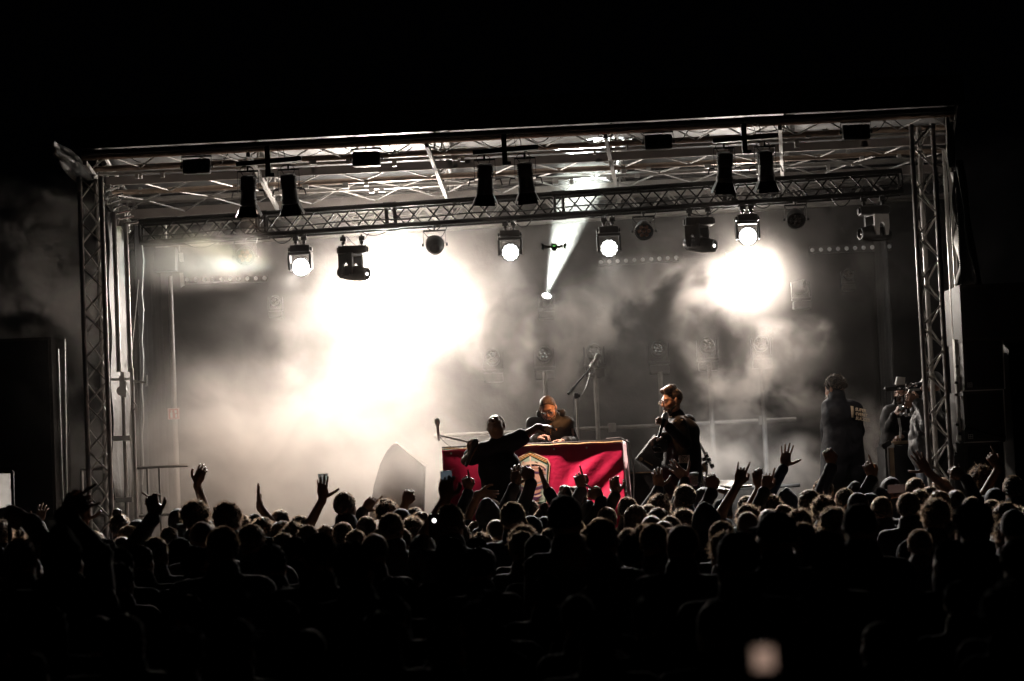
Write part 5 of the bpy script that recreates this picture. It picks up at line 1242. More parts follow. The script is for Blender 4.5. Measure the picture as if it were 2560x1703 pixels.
def hair_tufts(mb, c, B, s, n, L, wd, seed, curly=0.0, zmin=-.02, up=.0, jit=.5, front=-.2):
    """many fine blades of hair standing off the skull; c centre, B basis"""
    rg = np.random.RandomState(seed); vs = []; fs = []; k = 0
    while k < n:
        d = rg.normal(size=3); d /= np.linalg.norm(d)
        if d[2] < zmin or (d[1] > .55 and d[2] < .25): continue
        p = V(.080 * d[0], -.012 + .100 * d[1], .030 + .094 * d[2]); t = d + rg.normal(size=3) * jit + V(0, -.1, up); t /= np.linalg.norm(t); q = np.cross(t, rg.normal(size=3)); q /= np.linalg.norm(q)
        l = L * rg.uniform(.5, 1.3); b0 = len(vs); m = p + t * l * .5 + rg.normal(size=3) * curly * L; e = p + t * l + rg.normal(size=3) * curly * L * 1.5
        for v in (p - q * wd, p + q * wd, m + q * wd * .8, m - q * wd * .8, e): vs.append(c + B @ (v * s))
        fs += [(b0, b0 + 1, b0 + 2, b0 + 3), (b0 + 3, b0 + 2, b0 + 4)]; k += 1
    mb.add([tuple(v) for v in vs], fs)

def hair_mesh(kind, c, B, s, seed=1, vox=.007, name='hair'):
    Fd = Field(); T = lambda x, y, z: c + B @ (V(x, y, z) * s); rg = random.Random(seed)
    nz = (.004, [(.03, 1), (.015, .8)], seed)
    if kind == 'buzz': Fd.ell(T(0, -.014, .034), V(.0795, .0965, .0865) * s, B, .02); clip = [(T(0, .058, .072), B @ V(0, .75, -.66)), (T(0, 0, -.035), B @ V(0, .1, -1))]; nz = (.0006, [(.02, 1)], seed)
    elif kind == 'short': Fd.ell(T(0, -.014, .034), V(.0800, .0985, .0900) * s, B, .02); clip = [(T(0, .070, .06), B @ V(0, .75, -.66)), (T(0, 0, -.05), B @ V(0, .25, -1))]
    elif kind == 'quiff':
        Fd.ell(T(0, -.018, .036), V(.079, .096, .088) * s, B, .02); Fd.cap(T(-.03, .05, .115), T(.02, -.05, .125), .030 * s, .030 * s, .03); Fd.cap(T(.03, .06, .108), T(-.02, .0, .125), .028 * s, .03 * s, .03); clip = [(T(0, .068, .06), B @ V(0, .7, -.7)), (T(0, 0, .01), B @ V(0, .2, -1))]; nz = (.0015, [(.03, 1), (.012, .5)], seed)
    elif kind == 'curly':
        Fd.ell(T(0, -.015, .040), V(.086, .102, .094) * s, B, .02); clip = [(T(0, .075, .05), B @ V(0, .8, -.6)), (T(0, 0, -.07), B @ V(0, .2, -1))]
        for i in range(46):
            d = V(rg.gauss(0, 1), rg.gauss(0, 1), abs(rg.gauss(0, 1)) + .0); d /= np.linalg.norm(d); Fd.ell(T(.080 * d[0], -.015 + .094 * d[1], .040 + .088 * d[2]), V(.019, .019, .019) * s * rg.uniform(.7, 1.2), B, .008)
    elif kind == 'long':
        Fd.ell(T(0, -.018, .040), V(.088, .104, .093) * s, B, .02); Fd.ell(T(0, -.055, -.08), V(.088, .060, .15) * s, B, .04); Fd.cap(T(-.065, -.02, -.03), T(-.07, -.03, -.19), .030 * s, .022 * s, .03); Fd.cap(T(.065, -.02, -.03), T(.07, -.03, -.19), .030 * s, .022 * s, .03); clip = [(T(0, .072, .06), B @ V(0, .8, -.6))]
    elif kind == 'bun':
        Fd.ell(T(0, -.018, .038), V(.082, .100, .090) * s, B, .02); Fd.ell(T(0, -.06, .145), V(.038, .038, .036) * s, B, .02); clip = [(T(0, .068, .06), B @ V(0, .75, -.66)), (T(0, 0, -.05), B @ V(0, .25, -1))]
    elif kind == 'cap':
        Fd.ell(T(0, -.010, .040), V(.086, .104, .090) * s, B, .02); Fd.cap(T(-.05, .10, .035), T(.05, .10, .035), .010 * s, .010 * s, .03); Fd.ell(T(0, .125, .032), V(.070, .065, .009) * s, B, .01); Fd.ell(T(0, -.01, .130), V(.010, .010, .006) * s, B, .004); clip = [(T(0, 0, -.002), B @ V(0, .0, -1))]; nz = (.001, [(.06, 1)], seed)
    elif kind == 'hood':
        Fd.ell(T(0, -.035, .015), V(.098, .112, .118) * s, B, .02); Fd.ell(T(0, -.10, -.13), V(.13, .09, .07) * s, B, .05); Fd.cap(T(0, -.06, .13), T(0, -.11, .10), .03 * s, .02 * s, .05); clip = [(T(0, .055, 0), B @ V(0, 1, .15))]; nz = (.004, [(.10, 1), (.05, .5)], seed)
    elif kind == 'beanie':
        Fd.ell(T(0, -.015, .050), V(.088, .104, .100) * s, B, .02); Fd.ell(T(0, -.02, .02), V(.090, .106, .035) * s, B, .01); clip = [(T(0, 0, -.005), B @ V(0, .1, -1))]; nz = (.0015, [(.03, 1)], seed)
    me = Fd.mesh(name, vox, nz, clip)
    # mirror-free tufts joined to the same mesh
    par = {'short': (900, .010, .0011, .0, .45), 'quiff': (500, .006, .001, .0, .4), 'curly': (1500, .013, .0017, .9, .8), 'long': (600, .020, .0011, .1, .5), 'bun': (450, .02, .001, .2, .6), 'buzz': (500, .004, .0009, 0, .3), 'hood': (0,), 'cap': (0,), 'beanie': (500, .006, .0007, .3, .6)}[kind]
    if par[0]:
        mb = MB(); hair_tufts(mb, c, B, s * (1.03 if kind == 'curly' else 1.0), par[0], par[1], par[2], seed, par[3], jit=par[4], zmin=-.35 if kind in ('curly', 'long') else -.05)
        bm = bmesh.new(); bm.from_mesh(me); vs = [bm.verts.new(v) for v in mb.v]
        for f in mb.f: bm.faces.new([vs[i] for i in f]).material_index = 1
        bm.to_mesh(me); bm.free()
    return me

def place_mesh(name, me, m, parent, ang=180):
    """mesh already in the parent's local space"""
    o = bpy.data.objects.new(name, me); COL.objects.link(o); me.materials.append(m)
    if name == 'hair': me.materials.append(M_TUFT)
    me.polygons.foreach_set('use_smooth', np.ones(len(me.polygons), dtype=bool)); me.update()
    if parent: addkid(o, parent)
    return o
# ---------------------------------------------------------------- people on the stage
def hero(label, P, H, J_, skin, top, topm, trm, hair=None, hairm=None, vox=.0065, short=False, collar=True, hem=.80, flare=1.0, ex=.014, face=True, seed=1, wr=None, noise=None, cuff=.96):
    """root = continuous body mesh (local space: feet at origin)"""
    me = body_field(J_, face).mesh('person', vox); root = place_mesh('person', me, skin, None); root.location = P; ORG[root.name] = Vector(P); tag(root, label, 'person')
    t = place_mesh(top, top_field(J_, ex, hem, cuff, collar, short, flare).mesh(top, .008, noise or (WR[0], WR[1], seed)), topm, root)
    place_mesh('trousers', trouser_field(J_).mesh('trousers', .011, (.004, WR[1], seed + 5)), trm, root); place_mesh('shoes', shoe_field(J_).mesh('shoes', .011), M_SHOE, root)
    if hair:
        ho = place_mesh('hair', hair_mesh(hair, J_['head'], J_['B'], J_['s'], seed, .005), hairm, root)
        if len(ho.data.materials) > 1: ho.data.materials[1] = hairm
    return root, t
def loc(P, q): return np.array(q) - np.array(P)
def glasses(J_, root, lens=True):
    c, B, s = J_['head'], J_['B'], J_['s']; T = lambda x, y, z: Vector(c + B @ (V(x, y, z) * s)); mb = MB()
    for sg in (-1, 1):
        pts = [T(sg * .033 + .025 * math.cos(a), .112 - .004 * abs(math.cos(a)) * 0, .006 + .019 * math.sin(a)) for a in np.linspace(0, 2 * math.pi, 15)]; mb.path(pts, .0020, 5)
        mb.tube(T(sg * .058, .110, .010), T(sg * .082, -.01, .008), .0020, 5)
    mb.tube(T(-.009, .113, .010), T(.009, .113, .010), .0018, 5); me = mb.mesh('glasses'); g = place_mesh('glasses', me, M_CHROME, root)
    mb = MB()
    for sg in (-1, 1): mb.prism([(.023 * math.cos(a), .0175 * math.sin(a)) for a in np.linspace(0, 2 * math.pi, 14)[:-1]], .001, T(sg * .033, .111, .006), Vector(B[:, 0]), Vector(B[:, 2]))
    place_mesh('lens', mb.mesh('lens'), mat('spectacle_lens', (.9, .9, .9), .05, 0, 0, 5, alpha=1, trans=1.0), g)
def beard(J_, root, m, big=1.0, seed=3):
    c, B, s = J_['head'], J_['B'], J_['s']; T = lambda x, y, z: c + B @ (V(x, y, z) * s); Fd = Field()
    Fd.ell(T(0, .068, -.092), V(.034, .032, .032) * s * big, B, .02)
    for sg in (-1, 1): Fd.cap(T(sg * .030, .066, -.085), T(sg * .066, .015, -.045), .022 * s * big, .012 * s, .02); Fd.cap(T(sg * .004, .098, -.044), T(sg * .028, .088, -.060), .0055 * s, .006 * s, .006)
    place_mesh('beard', Fd.mesh('beard', .005, (.0012, [(.02, 1), (.01, .8)], seed)), m, root)
def eyes(J_, root):
    c, B, s = J_['head'], J_['B'], J_['s']; mb = MB()
    for sg in (-1, 1):
        p = Vector(c + B @ (V(sg * .030, .0905, .006) * s)); mb.lathe([(.0055, 0), (.004, .002), (0, .003)], p, Vector(B[:, 1]), 10)
        a = Vector(c + B @ (V(sg * .016, .096, .026) * s)); b = Vector(c + B @ (V(sg * .046, .086, .028) * s)); mb.path([a, (a + b) / 2 + Vector((0, 0, .004)), b], [.003, .004, .002], 5)
    place_mesh('eyes', mb.mesh('eyes'), M_HAIRK, root)
def hand_mic(label, base, d, L=.15, ball=M_STEEL):
    d = Vector(d).normalized(); t = thing('microphone', label, 'microphone', base); b = Vector(base)
    mb = MB(); mb.lathe([(0, -L * .55), (.013, -L * .55), (.015, 0), (.018, L * .35), (.024, L * .42)], b, d, 14); mb.build('handle', M_PLASTIC, t)
    mb = MB(); mb.lathe([(.024, L * .42), (.030, L * .5), (.030, L * .62), (.022, L * .76), (0, L * .82)], b, d, 16); mb.build('grille_ball', ball, t)

# --- the singer in silhouette at the very front, body turned to the crowd, head thrown back
Yd = 21.15; hip = U(1255, 1330, Yd); P = Vector((hip.x, Yd, .72))
W_ = lambda x, y, Y=Yd: loc(P, U(x, y, Y))
wl = W_(1172, 1130, Yd - .06)      # picture-left hand with microphone at the chest side
J = person_prims(1.80, math.pi, head=(.0, .0, .0), stance=.16, bulk=1.0)
s_ = J['s']
# joints set from the photograph: torso leans to the picture right at the shoulders
J['pel'] = W_(1262, 1330); J['waist'] = W_(1260, 1268); J['chest'] = W_(1249, 1168, Yd + .02); J['neck0'] = W_(1243, 1112, Yd + .03)
J['head'] = W_(1240, 1066, Yd + .02)
J['shR'] = W_(1207, 1127, Yd); J['shL'] = W_(1284, 1104, Yd)     # facing the camera: his right is picture left
J['elR'] = W_(1164, 1152, Yd - .08); J['wrR'] = W_(1177, 1133, Yd - .26)
J['elL'] = W_(1314, 1088, Yd); J['wrL'] = W_(1343, 1068, Yd - .12)
J['hdR'] = dict(dir=V(.35, -.35, .75), n=V(-.2, .9, 0), pose='fist', thumb=V(0, 0, 1)); J['hdL'] = dict(dir=V(.95, -.15, .05), n=V(0, .2, -1), pose='claw', thumb=V(0, -1, 0))
dz = float(J['pel'][2]); 
for n, sg in (('R', -1), ('L', 1)):
    J['hip' + n] = J['pel'] + V(sg * .10, 0, -.03); J['kn' + n] = V(J['pel'][0] + sg * .15, -.02, dz * .52); J['an' + n] = V(J['pel'][0] + sg * .19, .02, .08); J['toe' + n] = J['an' + n] + V(sg * .02, -.14, -.05)
J['B'] = basis(V(-.25, -.72, .66), V(-.1, .5, .8)); J['fwd'] = V(0, -1, 0)
singer, _ = hero('singer in silhouette in a dark T-shirt, one arm stretched sideways, head back', P, 1.8, J, M_SKIND, 'tee_shirt', M_TEE, M_DENIM, 'buzz', M_HAIRK, short=True, collar=False, hem=.86, ex=.018, seed=2)
hand_mic('black microphone gripped in the fist of the silhouetted singer', Vector(P) + Vector(J['wrR']) + Vector((-.005, -.07, -.02)), (.40, -.1, .9), .20, M_PLASTIC)

# --- man at the table, head bowed, headphones round the neck
Yd = 22.95; P = Vector((U(1372, 1100, Yd).x, Yd, STAGE_Z)); W_ = lambda x, y, Y=Yd: loc(P, U(x, y, Y))
J = person_prims(1.80, math.pi, bulk=1.14)
J['chest'] = W_(1374, 1085, Yd - .02); J['neck0'] = W_(1378, 1047, Yd - .04); J['head'] = W_(1370, 1021, Yd - .12)
J['shR'] = W_(1334, 1062, Yd); J['shL'] = W_(1416, 1060, Yd - .0)
J['elR'] = W_(1322, 1106, Yd + .02); J['wrR'] = W_(1343, 1097, Yd - .24)
J['elL'] = W_(1432, 1104, Yd + .02); J['wrL'] = W_(1413, 1104, Yd - .26)
J['hdR'] = dict(dir=V(.85, -.35, .25), n=V(.1, -.2, -1), pose='grip', thumb=V(0, -1, 0)); J['hdL'] = dict(dir=V(-.9, -.3, .05), n=V(0, -.3, -1), pose='relax', thumb=V(0, -1, .2))
J['waist'] = V(0, .02, 1.08); J['B'] = basis(V(-.12, -.80, -.50), V(-.18, -.4, .85))
dj, tp = hero('man in dark jacket and glasses bent over the decks behind the crimson banner', P, 1.8, J, M_SKIN, 'jacket', M_JKT2, M_DENIM, 'buzz', M_HAIRB, vox=.0055, seed=4, ex=.020)
glasses(J, dj); beard(J, dj, M_HAIRB, .95); eyes(J, dj)
mb = MB(); q0 = Vector(J['neck0'])
for i in range(11):
    p = Vector(W_(1377 + .8 * math.sin(i), 1062 + i * 4, Yd - .225 + .008 * i)); mb.bbox(p, (.010, .010, .012), .003)
mb.bbox(Vector(W_(1389, 1074, Yd - .205)), (.030, .01, .022), .003)
place_mesh('zip_and_badge', mb.mesh('z'), mat('orange_print', (.45, .20, .06), .5), dj)
mb = MB(); mb.bbox(Vector(W_(1431, 1078, Yd - .05)), (.02, .05, .05), .004); mb.bbox(Vector(W_(1433, 1086, Yd - .05)), (.02, .05, .02), .004); place_mesh('sleeve_patch', mb.mesh('z'), mat('patch', (.6, .45, .4), .6), dj)
h = Vector(P) + Vector(J['neck0']) + Vector((0, .02, .01)); t = thing('headphones', 'black headphones hanging round the neck of the man at the table', 'headphones', h)
mb = MB(); mb.path([h + Vector((.115 * math.cos(a), .05 * math.sin(a) + .02, .045 + .03 * math.sin(a))) for a in np.linspace(-.3, math.pi + .3, 16)], .012, 8); mb.build('band', M_PLASTIC, t)
for sg in (-1, 1):
    mb = MB(); mb.lathe([(0, -.025), (.036, -.02), (.04, 0), (.034, .02), (0, .026)], h + Vector((sg * .115, -.01, .045)), (sg, -.2, 0), 16); mb.lathe([(.026, .026), (.02, .03), (0, .031)], h + Vector((sg * .115, -.01, .045)), (sg, -.2, 0), 12); mb.build('ear_cup', M_PLASTIC, t)

# --- performer in glasses with microphone
Yd = 22.1; P = Vector((U(1700, 1200, Yd).x, Yd, STAGE_Z)); W_ = lambda x, y, Y=Yd: loc(P, U(x, y, Y))
J = person_prims(1.80, math.pi * .62, bulk=1.12)   # faces picture-left and a little to the camera
fw = V(-.85, -.52, 0); J['Bt'] = basis(fw); J['fwd'] = fw / np.linalg.norm(fw); J['rt'] = J['Bt'][:, 0]
J['neck0'] = W_(1692, 1042, Yd); J['chest'] = W_(1702, 1085, Yd); J['head'] = W_(1680, 1003, Yd - .02); J['waist'] = W_(1706, 1140, Yd); J['pel'] = W_(1703, 1185, Yd)
J['shL'] = W_(1698, 1062, Yd - .18); J['shR'] = W_(1712, 1060, Yd + .17)
J['elL'] = W_(1715, 1108, Yd - .26); J['wrL'] = W_(1672, 1068, Yd - .30)
J['elR'] = W_(1690, 1118, Yd + .10); J['wrR'] = W_(1660, 1092, Yd - .12)
J['hdL'] = dict(dir=V(-.75, -.1, .6), n=V(-.5, .7, 0), pose='grip', thumb=V(0, 0, 1)); J['hdR'] = dict(dir=V(-1, -.1, -.1), n=V(0, 0, -1), pose='grip', thumb=V(0, -1, 0))
J['B'] = basis(V(-.93, -.42, -.16))
perf, tp = hero('performer in glasses and black jacket holding a microphone at his chin', P, 1.8, J, M_SKIN, 'jacket', M_JKT, M_KHAKI, 'quiff', M_HAIRB, vox=.0055, seed=6, hem=.76, flare=1.0, ex=.018, collar=False)
glasses(J, perf); beard(J, perf, M_HAIRK, 1.15); eyes(J, perf)
Fd = Field(); Fd.cap(J['neck0'] + V(.10, .0, -.05), J['neck0'] + V(.05, .14, -.05), .045, .045, .04); Fd.cap(J['neck0'] + V(.10, .0, -.05), J['neck0'] + V(.06, -.10, -.03), .045, .035, .04); Fd.ell(J['neck0'] + V(.12, .02, -.04), V(.06, .10, .05), None, .04)
place_mesh('hood', Fd.mesh('hood', .008, (.004, WR[1], 9)), M_JKT, perf)
mb = MB()
for x, y in ((1687, 1054), (1703, 1051), (1676, 1043)): mb.bbox(Vector(W_(x, y, Yd - .245)), (.034, .008, .012), .003, Matrix.Rotation(-.2, 3, 'Y'))
place_mesh('chest_print', mb.mesh('z'), M_WHITEP, perf)
# print on the jacket pocket: white square with a ring
c = Vector(W_(1711, 1148, Yd - .215)); mb = MB(); mb.bbox(c, (.105, .006, .075), .003); place_mesh('pocket_print', mb.mesh('z'), mat('cream_print', (.62, .48, .36), .55), perf)
mb = MB()
for rr in (.028, .014): mb.path([c + Vector((.002 + rr * math.cos(a), -.005, rr * math.sin(a))) for a in np.linspace(0, 2 * math.pi, 17)], .0028, 5)
mb.path([c + Vector((-.03, -.005, .035)), c + Vector((0, -.005, .018)), c + Vector((.03, -.005, .035))], .0028, 5)
place_mesh('pocket_ring', mb.mesh('z'), M_JKT, perf)
hand_mic('microphone with bright ball held at the chin of the performer in glasses', Vector(P) + Vector(J['wrL']) + Vector((-.07, -.03, .0)), (.35, .25, .9), .20, mat('bright_mic_ball', (.8, .8, .78), .5, .4))
q = Vector(P) + Vector(J['wrR']) + Vector((-.07, -.03, -.02)); t = thing('handheld_camera', 'small black camera held low in the left-hand side grip of the performer in glasses', 'camera', q)
mb = MB(); mb.bbox(q + Vector((.03, 0, -.07)), (.13, .11, .12), .02); mb.build('body', M_PLASTIC, t)
mb = MB(); mb.lathe([(0, 0), (.04, 0), (.045, .05), (.038, .055), (0, .045)], q + Vector((-.0, -.05, -.08)), (-.3, -1, -.1), 18); mb.build('lens', M_GLASSDARK, t)
mb = MB(); mb.path(arc_pts(q + Vector((-.03, 0, 0)), q + Vector((.05, 0, -.16)), .12, 10, Vector((.02, 0, 0))), .007, 6); mb.build('strap', M_RUBBER, t)

# --- man with lettered jacket, back turned
Yd = 23.9; P = Vector((U(2098, 1200, Yd).x, Yd, STAGE_Z)); W_ = lambda x, y, Y=Yd: loc(P, U(x, y, Y))
J = person_prims(1.84, .55, bulk=1.12, stance=.13)
J['neck0'] = W_(2094, 1000, Yd); J['chest'] = W_(2104, 1042, Yd); J['head'] = W_(2087, 973, Yd + .03); J['waist'] = W_(2108, 1095, Yd); J['pel'] = W_(2106, 1135, Yd)
J['shL'] = W_(2074, 1018, Yd + .02); J['shR'] = W_(2136, 1024, Yd + .10); J['elL'] = W_(2066, 1072, Yd + .02); J['wrL'] = W_(2068, 1122, Yd + .22); J['elR'] = W_(2146, 1080, Yd + .16); J['wrR'] = W_(2120, 1110, Yd + .36)
J['hdL'] = dict(dir=V(0, .5, -.8), n=V(1, 0, 0), pose='relax'); J['hdR'] = dict(dir=V(-.6, .7, 0), n=V(0, 0, 1), pose='relax')
for n, sg, kx, ax_ in (('L', -1, 2078, 2066), ('R', 1, 2118, 2118)):
    J['hip' + n] = J['pel'] + V(sg * .10, 0, -.02); J['kn' + n] = W_(kx, 1240, Yd + .03); J['an' + n] = W_(ax_, 1345, Yd); J['toe' + n] = J['an' + n] + V(-.06, .14, -.04)
J['B'] = basis(V(-.72, .66, -.14)); 
man, tp = hero('curly-haired man with his back turned, dark jacket with pale lettering on its back', P, 1.84, J, M_SKIN, 'jacket', M_NAVY, M_KHAKI, 'curly', M_HAIRK, seed=8, hem=.78, flare=1.22, ex=.026)
place_mesh('beard', Field().ell(J['head'] + J['B'] @ V(0, .075, -.085), V(.055, .05, .055), J['B'], .02).mesh('b', .006, (.006, [(.025, 1)], 3)), mat('pale_beard', (.55, .5, .46), .6, 0, .2, 40), man)
def text_on(words, size, m, parent, origin, ax, ay, name='lettering', spacing=1.0):
    cu = bpy.data.curves.new(name, 'FONT'); cu.body = words; cu.size = size; cu.extrude = .0015; cu.space_character = spacing; cu.offset = size * .02; cu.align_x = 'LEFT'; cu.resolution_u = 2
    o = bpy.data.objects.new(name, cu); COL.objects.link(o); ax = Vector(ax).normalized(); az = ax.cross(Vector(ay)).normalized(); ay = az.cross(ax)
    M = Matrix((ax, ay, az)).transposed().to_4x4(); M.translation = Vector(origin); o.matrix_world = M; cu.materials.append(m)
    dg = bpy.context.evaluated_depsgraph_get(); me = bpy.data.meshes.new_from_object(o.evaluated_get(dg)); bpy.data.objects.remove(o)
    me.transform(M); o = bpy.data.objects.new(name, me); COL.objects.link(o); addkid(o, parent); return o
M_PRINT = mat('pale_print', (.62, .50, .36), .6)
nrm = Vector(-J['fwd']); rt_ = (Vector(J['rt']) + nrm * .45).normalized(); cc = Vector(J['chest'])
for i, wd in enumerate(('SUPER', 'EVENT', 'SUCCES')):
    text_on(wd, .046, M_PRINT, man, cc + nrm * .168 + rt_ * .035 + Vector((0, 0, .055 - i * .046)), rt_ + Vector((0, 0, -.22)), (.1, 0, 1), spacing=.92)
mb = MB(); mb.prism([(0, 0), (.030, -.006), (.034, -.125), (.004, -.12)], .003, cc + nrm * .172 + rt_ * -.012 + Vector((0, 0, .105)), rt_, (0, 0, 1)); place_mesh('print_bar', mb.mesh('z'), M_PRINT, man)

# --- camera operator in black jacket behind the film camera
Yd = 23.4; P = Vector((U(2252, 1200, Yd).x, Yd, STAGE_Z)); W_ = lambda x, y, Y=Yd: loc(P, U(x, y, Y))
J = person_prims(1.74, math.pi * .9, bulk=1.1)
J['neck0'] = W_(2252, 1020, Yd); J['chest'] = W_(2250, 1052, Yd); J['head'] = W_(2256, 988, Yd - .05); J['shR'] = W_(2226, 1032, Yd); J['shL'] = W_(2276, 1035, Yd)
J['elR'] = W_(2218, 1078, Yd); J['wrR'] = W_(2238, 1040, Yd - .25); J['elL'] = W_(2280, 1080, Yd); J['wrL'] = W_(2258, 1092, Yd - .25)
J['hdR'] = dict(dir=V(.3, -.3, .8), n=V(1, 0, 0), pose='grip', thumb=V(0, -1, 0)); J['hdL'] = dict(dir=V(-.4, -.5, 0), n=V(0, 0, -1), pose='grip')
crew, _ = hero('crew member in black jacket behind the film camera, left of the right tower', P, 1.74, J, M_SKIN, 'jacket', M_JKT, M_DENIM, 'short', M_HAIRB, seed=11, ex=.020); eyes(J, crew)
c = U(2275, 1005, 23.0); t = thing('film_camera', 'black film camera with long microphone, side screen and pale lamp on top', 'camera', c)
mb = MB(); mb.bbox(c, (.20, .24, .12), .02); mb.bbox(c + Vector((.03, 0, -.10)), (.16, .14, .10), .02); mb.build('body', M_PLASTIC, t)
mb = MB(); mb.lathe([(0, -.10), (.02, -.10), (.024, .0), (.024, .16), (0, .18)], U(2252, 970, 22.95), (-1, -.1, -.06), 14); mb.build('microphone', M_PLASTIC, t)
mb = MB(); mb.prism([(-.05, -.03), (.04, -.035), (.05, .035), (-.03, .045)], .05, U(2250, 953, 22.95), (1, .1, 0), (0, 0, 1)); mb.build('lamp', M_WHITEP, t)
mb = MB(); mb.bbox(U(2245, 1001, 22.8), (.075, .02, .085), .006); mb.build('screen', M_GLASSDARK, t)
rnd = random.Random(6)
for i in range(34):
    mb = MB(); p = U(2262 + rnd.uniform(-16, 30), 990 + rnd.uniform(-32, 50), 22.85); mb.lathe([(0, -.012), (rnd.uniform(.008, .02), -.012), (rnd.uniform(.008, .02), .012), (0, .014)], p, (rnd.uniform(-1, 1), -1, rnd.uniform(-.6, .6)), 10); mb.build('knob', M_CHROME, t)
mb = MB(); mb.tube(c + Vector((0, 0, .12)), c + Vector((.1, 0, .12)), .012); mb.tube(c + Vector((-.02, 0, .06)), c + Vector((-.0, 0, .12)), .01); mb.path([U(2247, 1045, 22.8), U(2252, 1075, 22.8), U(2250, 1095, 22.8)], .012, 6); mb.build('handle', M_STEEL, t)
# --- man in puffer jacket and jeans operating it, behind the tower lattice
Yd = 22.6; P = Vector((U(2312, 1200, Yd).x, Yd, STAGE_Z)); W_ = lambda x, y, Y=Yd: loc(P, U(x, y, Y))
J = person_prims(1.82, math.pi * .5, bulk=1.16); fw = V(-.95, .25, 0); J['Bt'] = basis(fw); J['fwd'] = fw; J['rt'] = J['Bt'][:, 0]
J['neck0'] = W_(2330, 1008, Yd); J['chest'] = W_(2322, 1058, Yd); J['head'] = W_(2330, 962, Yd - .02); J['waist'] = W_(2316, 1095, Yd); J['pel'] = W_(2318, 1130, Yd)
J['shL'] = W_(2318, 1035, Yd - .16); J['shR'] = W_(2322, 1030, Yd + .16); J['elL'] = W_(2318, 1065, Yd - .25); J['wrL'] = W_(2296, 1008, Yd - .1); J['elR'] = W_(2300, 1072, Yd + .2); J['wrR'] = W_(2290, 1020, Yd + .2)
J['hdL'] = dict(dir=V(-.8, 0, .6), n=V(0, 1, 0), pose='grip', thumb=V(0, 0, 1)); J['hdR'] = dict(dir=V(-.8, 0, .6), n=V(0, -1, 0), pose='grip', thumb=V(0, 0, 1))
for n, sg in (('L', -1), ('R', 1)):
    J['hip' + n] = J['pel'] + V(-.02 * sg, sg * .09, -.02); J['kn' + n] = W_(2310 + (6 if n == 'R' else 0), 1235, Yd + sg * .1); J['an' + n] = W_(2325, 1345, Yd + sg * .12); J['toe' + n] = J['an' + n] + V(-.14, 0, -.04)
J['B'] = basis(V(-.9, -.15, -.1))
op, _ = hero('camera operator in grey puffer jacket and washed jeans behind the right tower lattice', P, 1.82, J, M_SKIN, 'puffer_jacket', M_PUFF, M_JEANS, 'cap', M_PUFF, seed=12, ex=.032, hem=.90, noise=(.006, [(.10, 1.0), (.04, .25)], 12))
# ---------------------------------------------------------------- the crowd
M_HAIRS = [M_HAIRK, M_HAIRB, mat('hair_dark_brown', (.030, .019, .013), .45, 0, .4, 60, .5, 160, sheen=.6)]; hairify(M_HAIRS[2])
M_COATS = [mat('crowd_coat_black', (.012, .012, .013), .75, 0, .2, 8, .3, 40, sheen=.2), mat('crowd_coat_navy', (.014, .020, .034), .75, 0, .2, 8, .3, 40, sheen=.2), mat('crowd_coat_brown', (.030, .022, .016), .75, 0, .2, 8, .3, 40, sheen=.2), mat('crowd_coat_grey', (.045, .045, .048), .7, 0, .2, 8, .3, 40, sheen=.2)]
M_COATS.append(mat('shaded_near_coat', (.004, .004, .004), .9, 0, .2, 8, spec=.1)); M_HAIRSHADE = mat('shaded_near_hair', (.006, .005, .004), .8, 0, .3, 60, spec=.08)  # near rows: foreground darkness put into the coat and hair colour
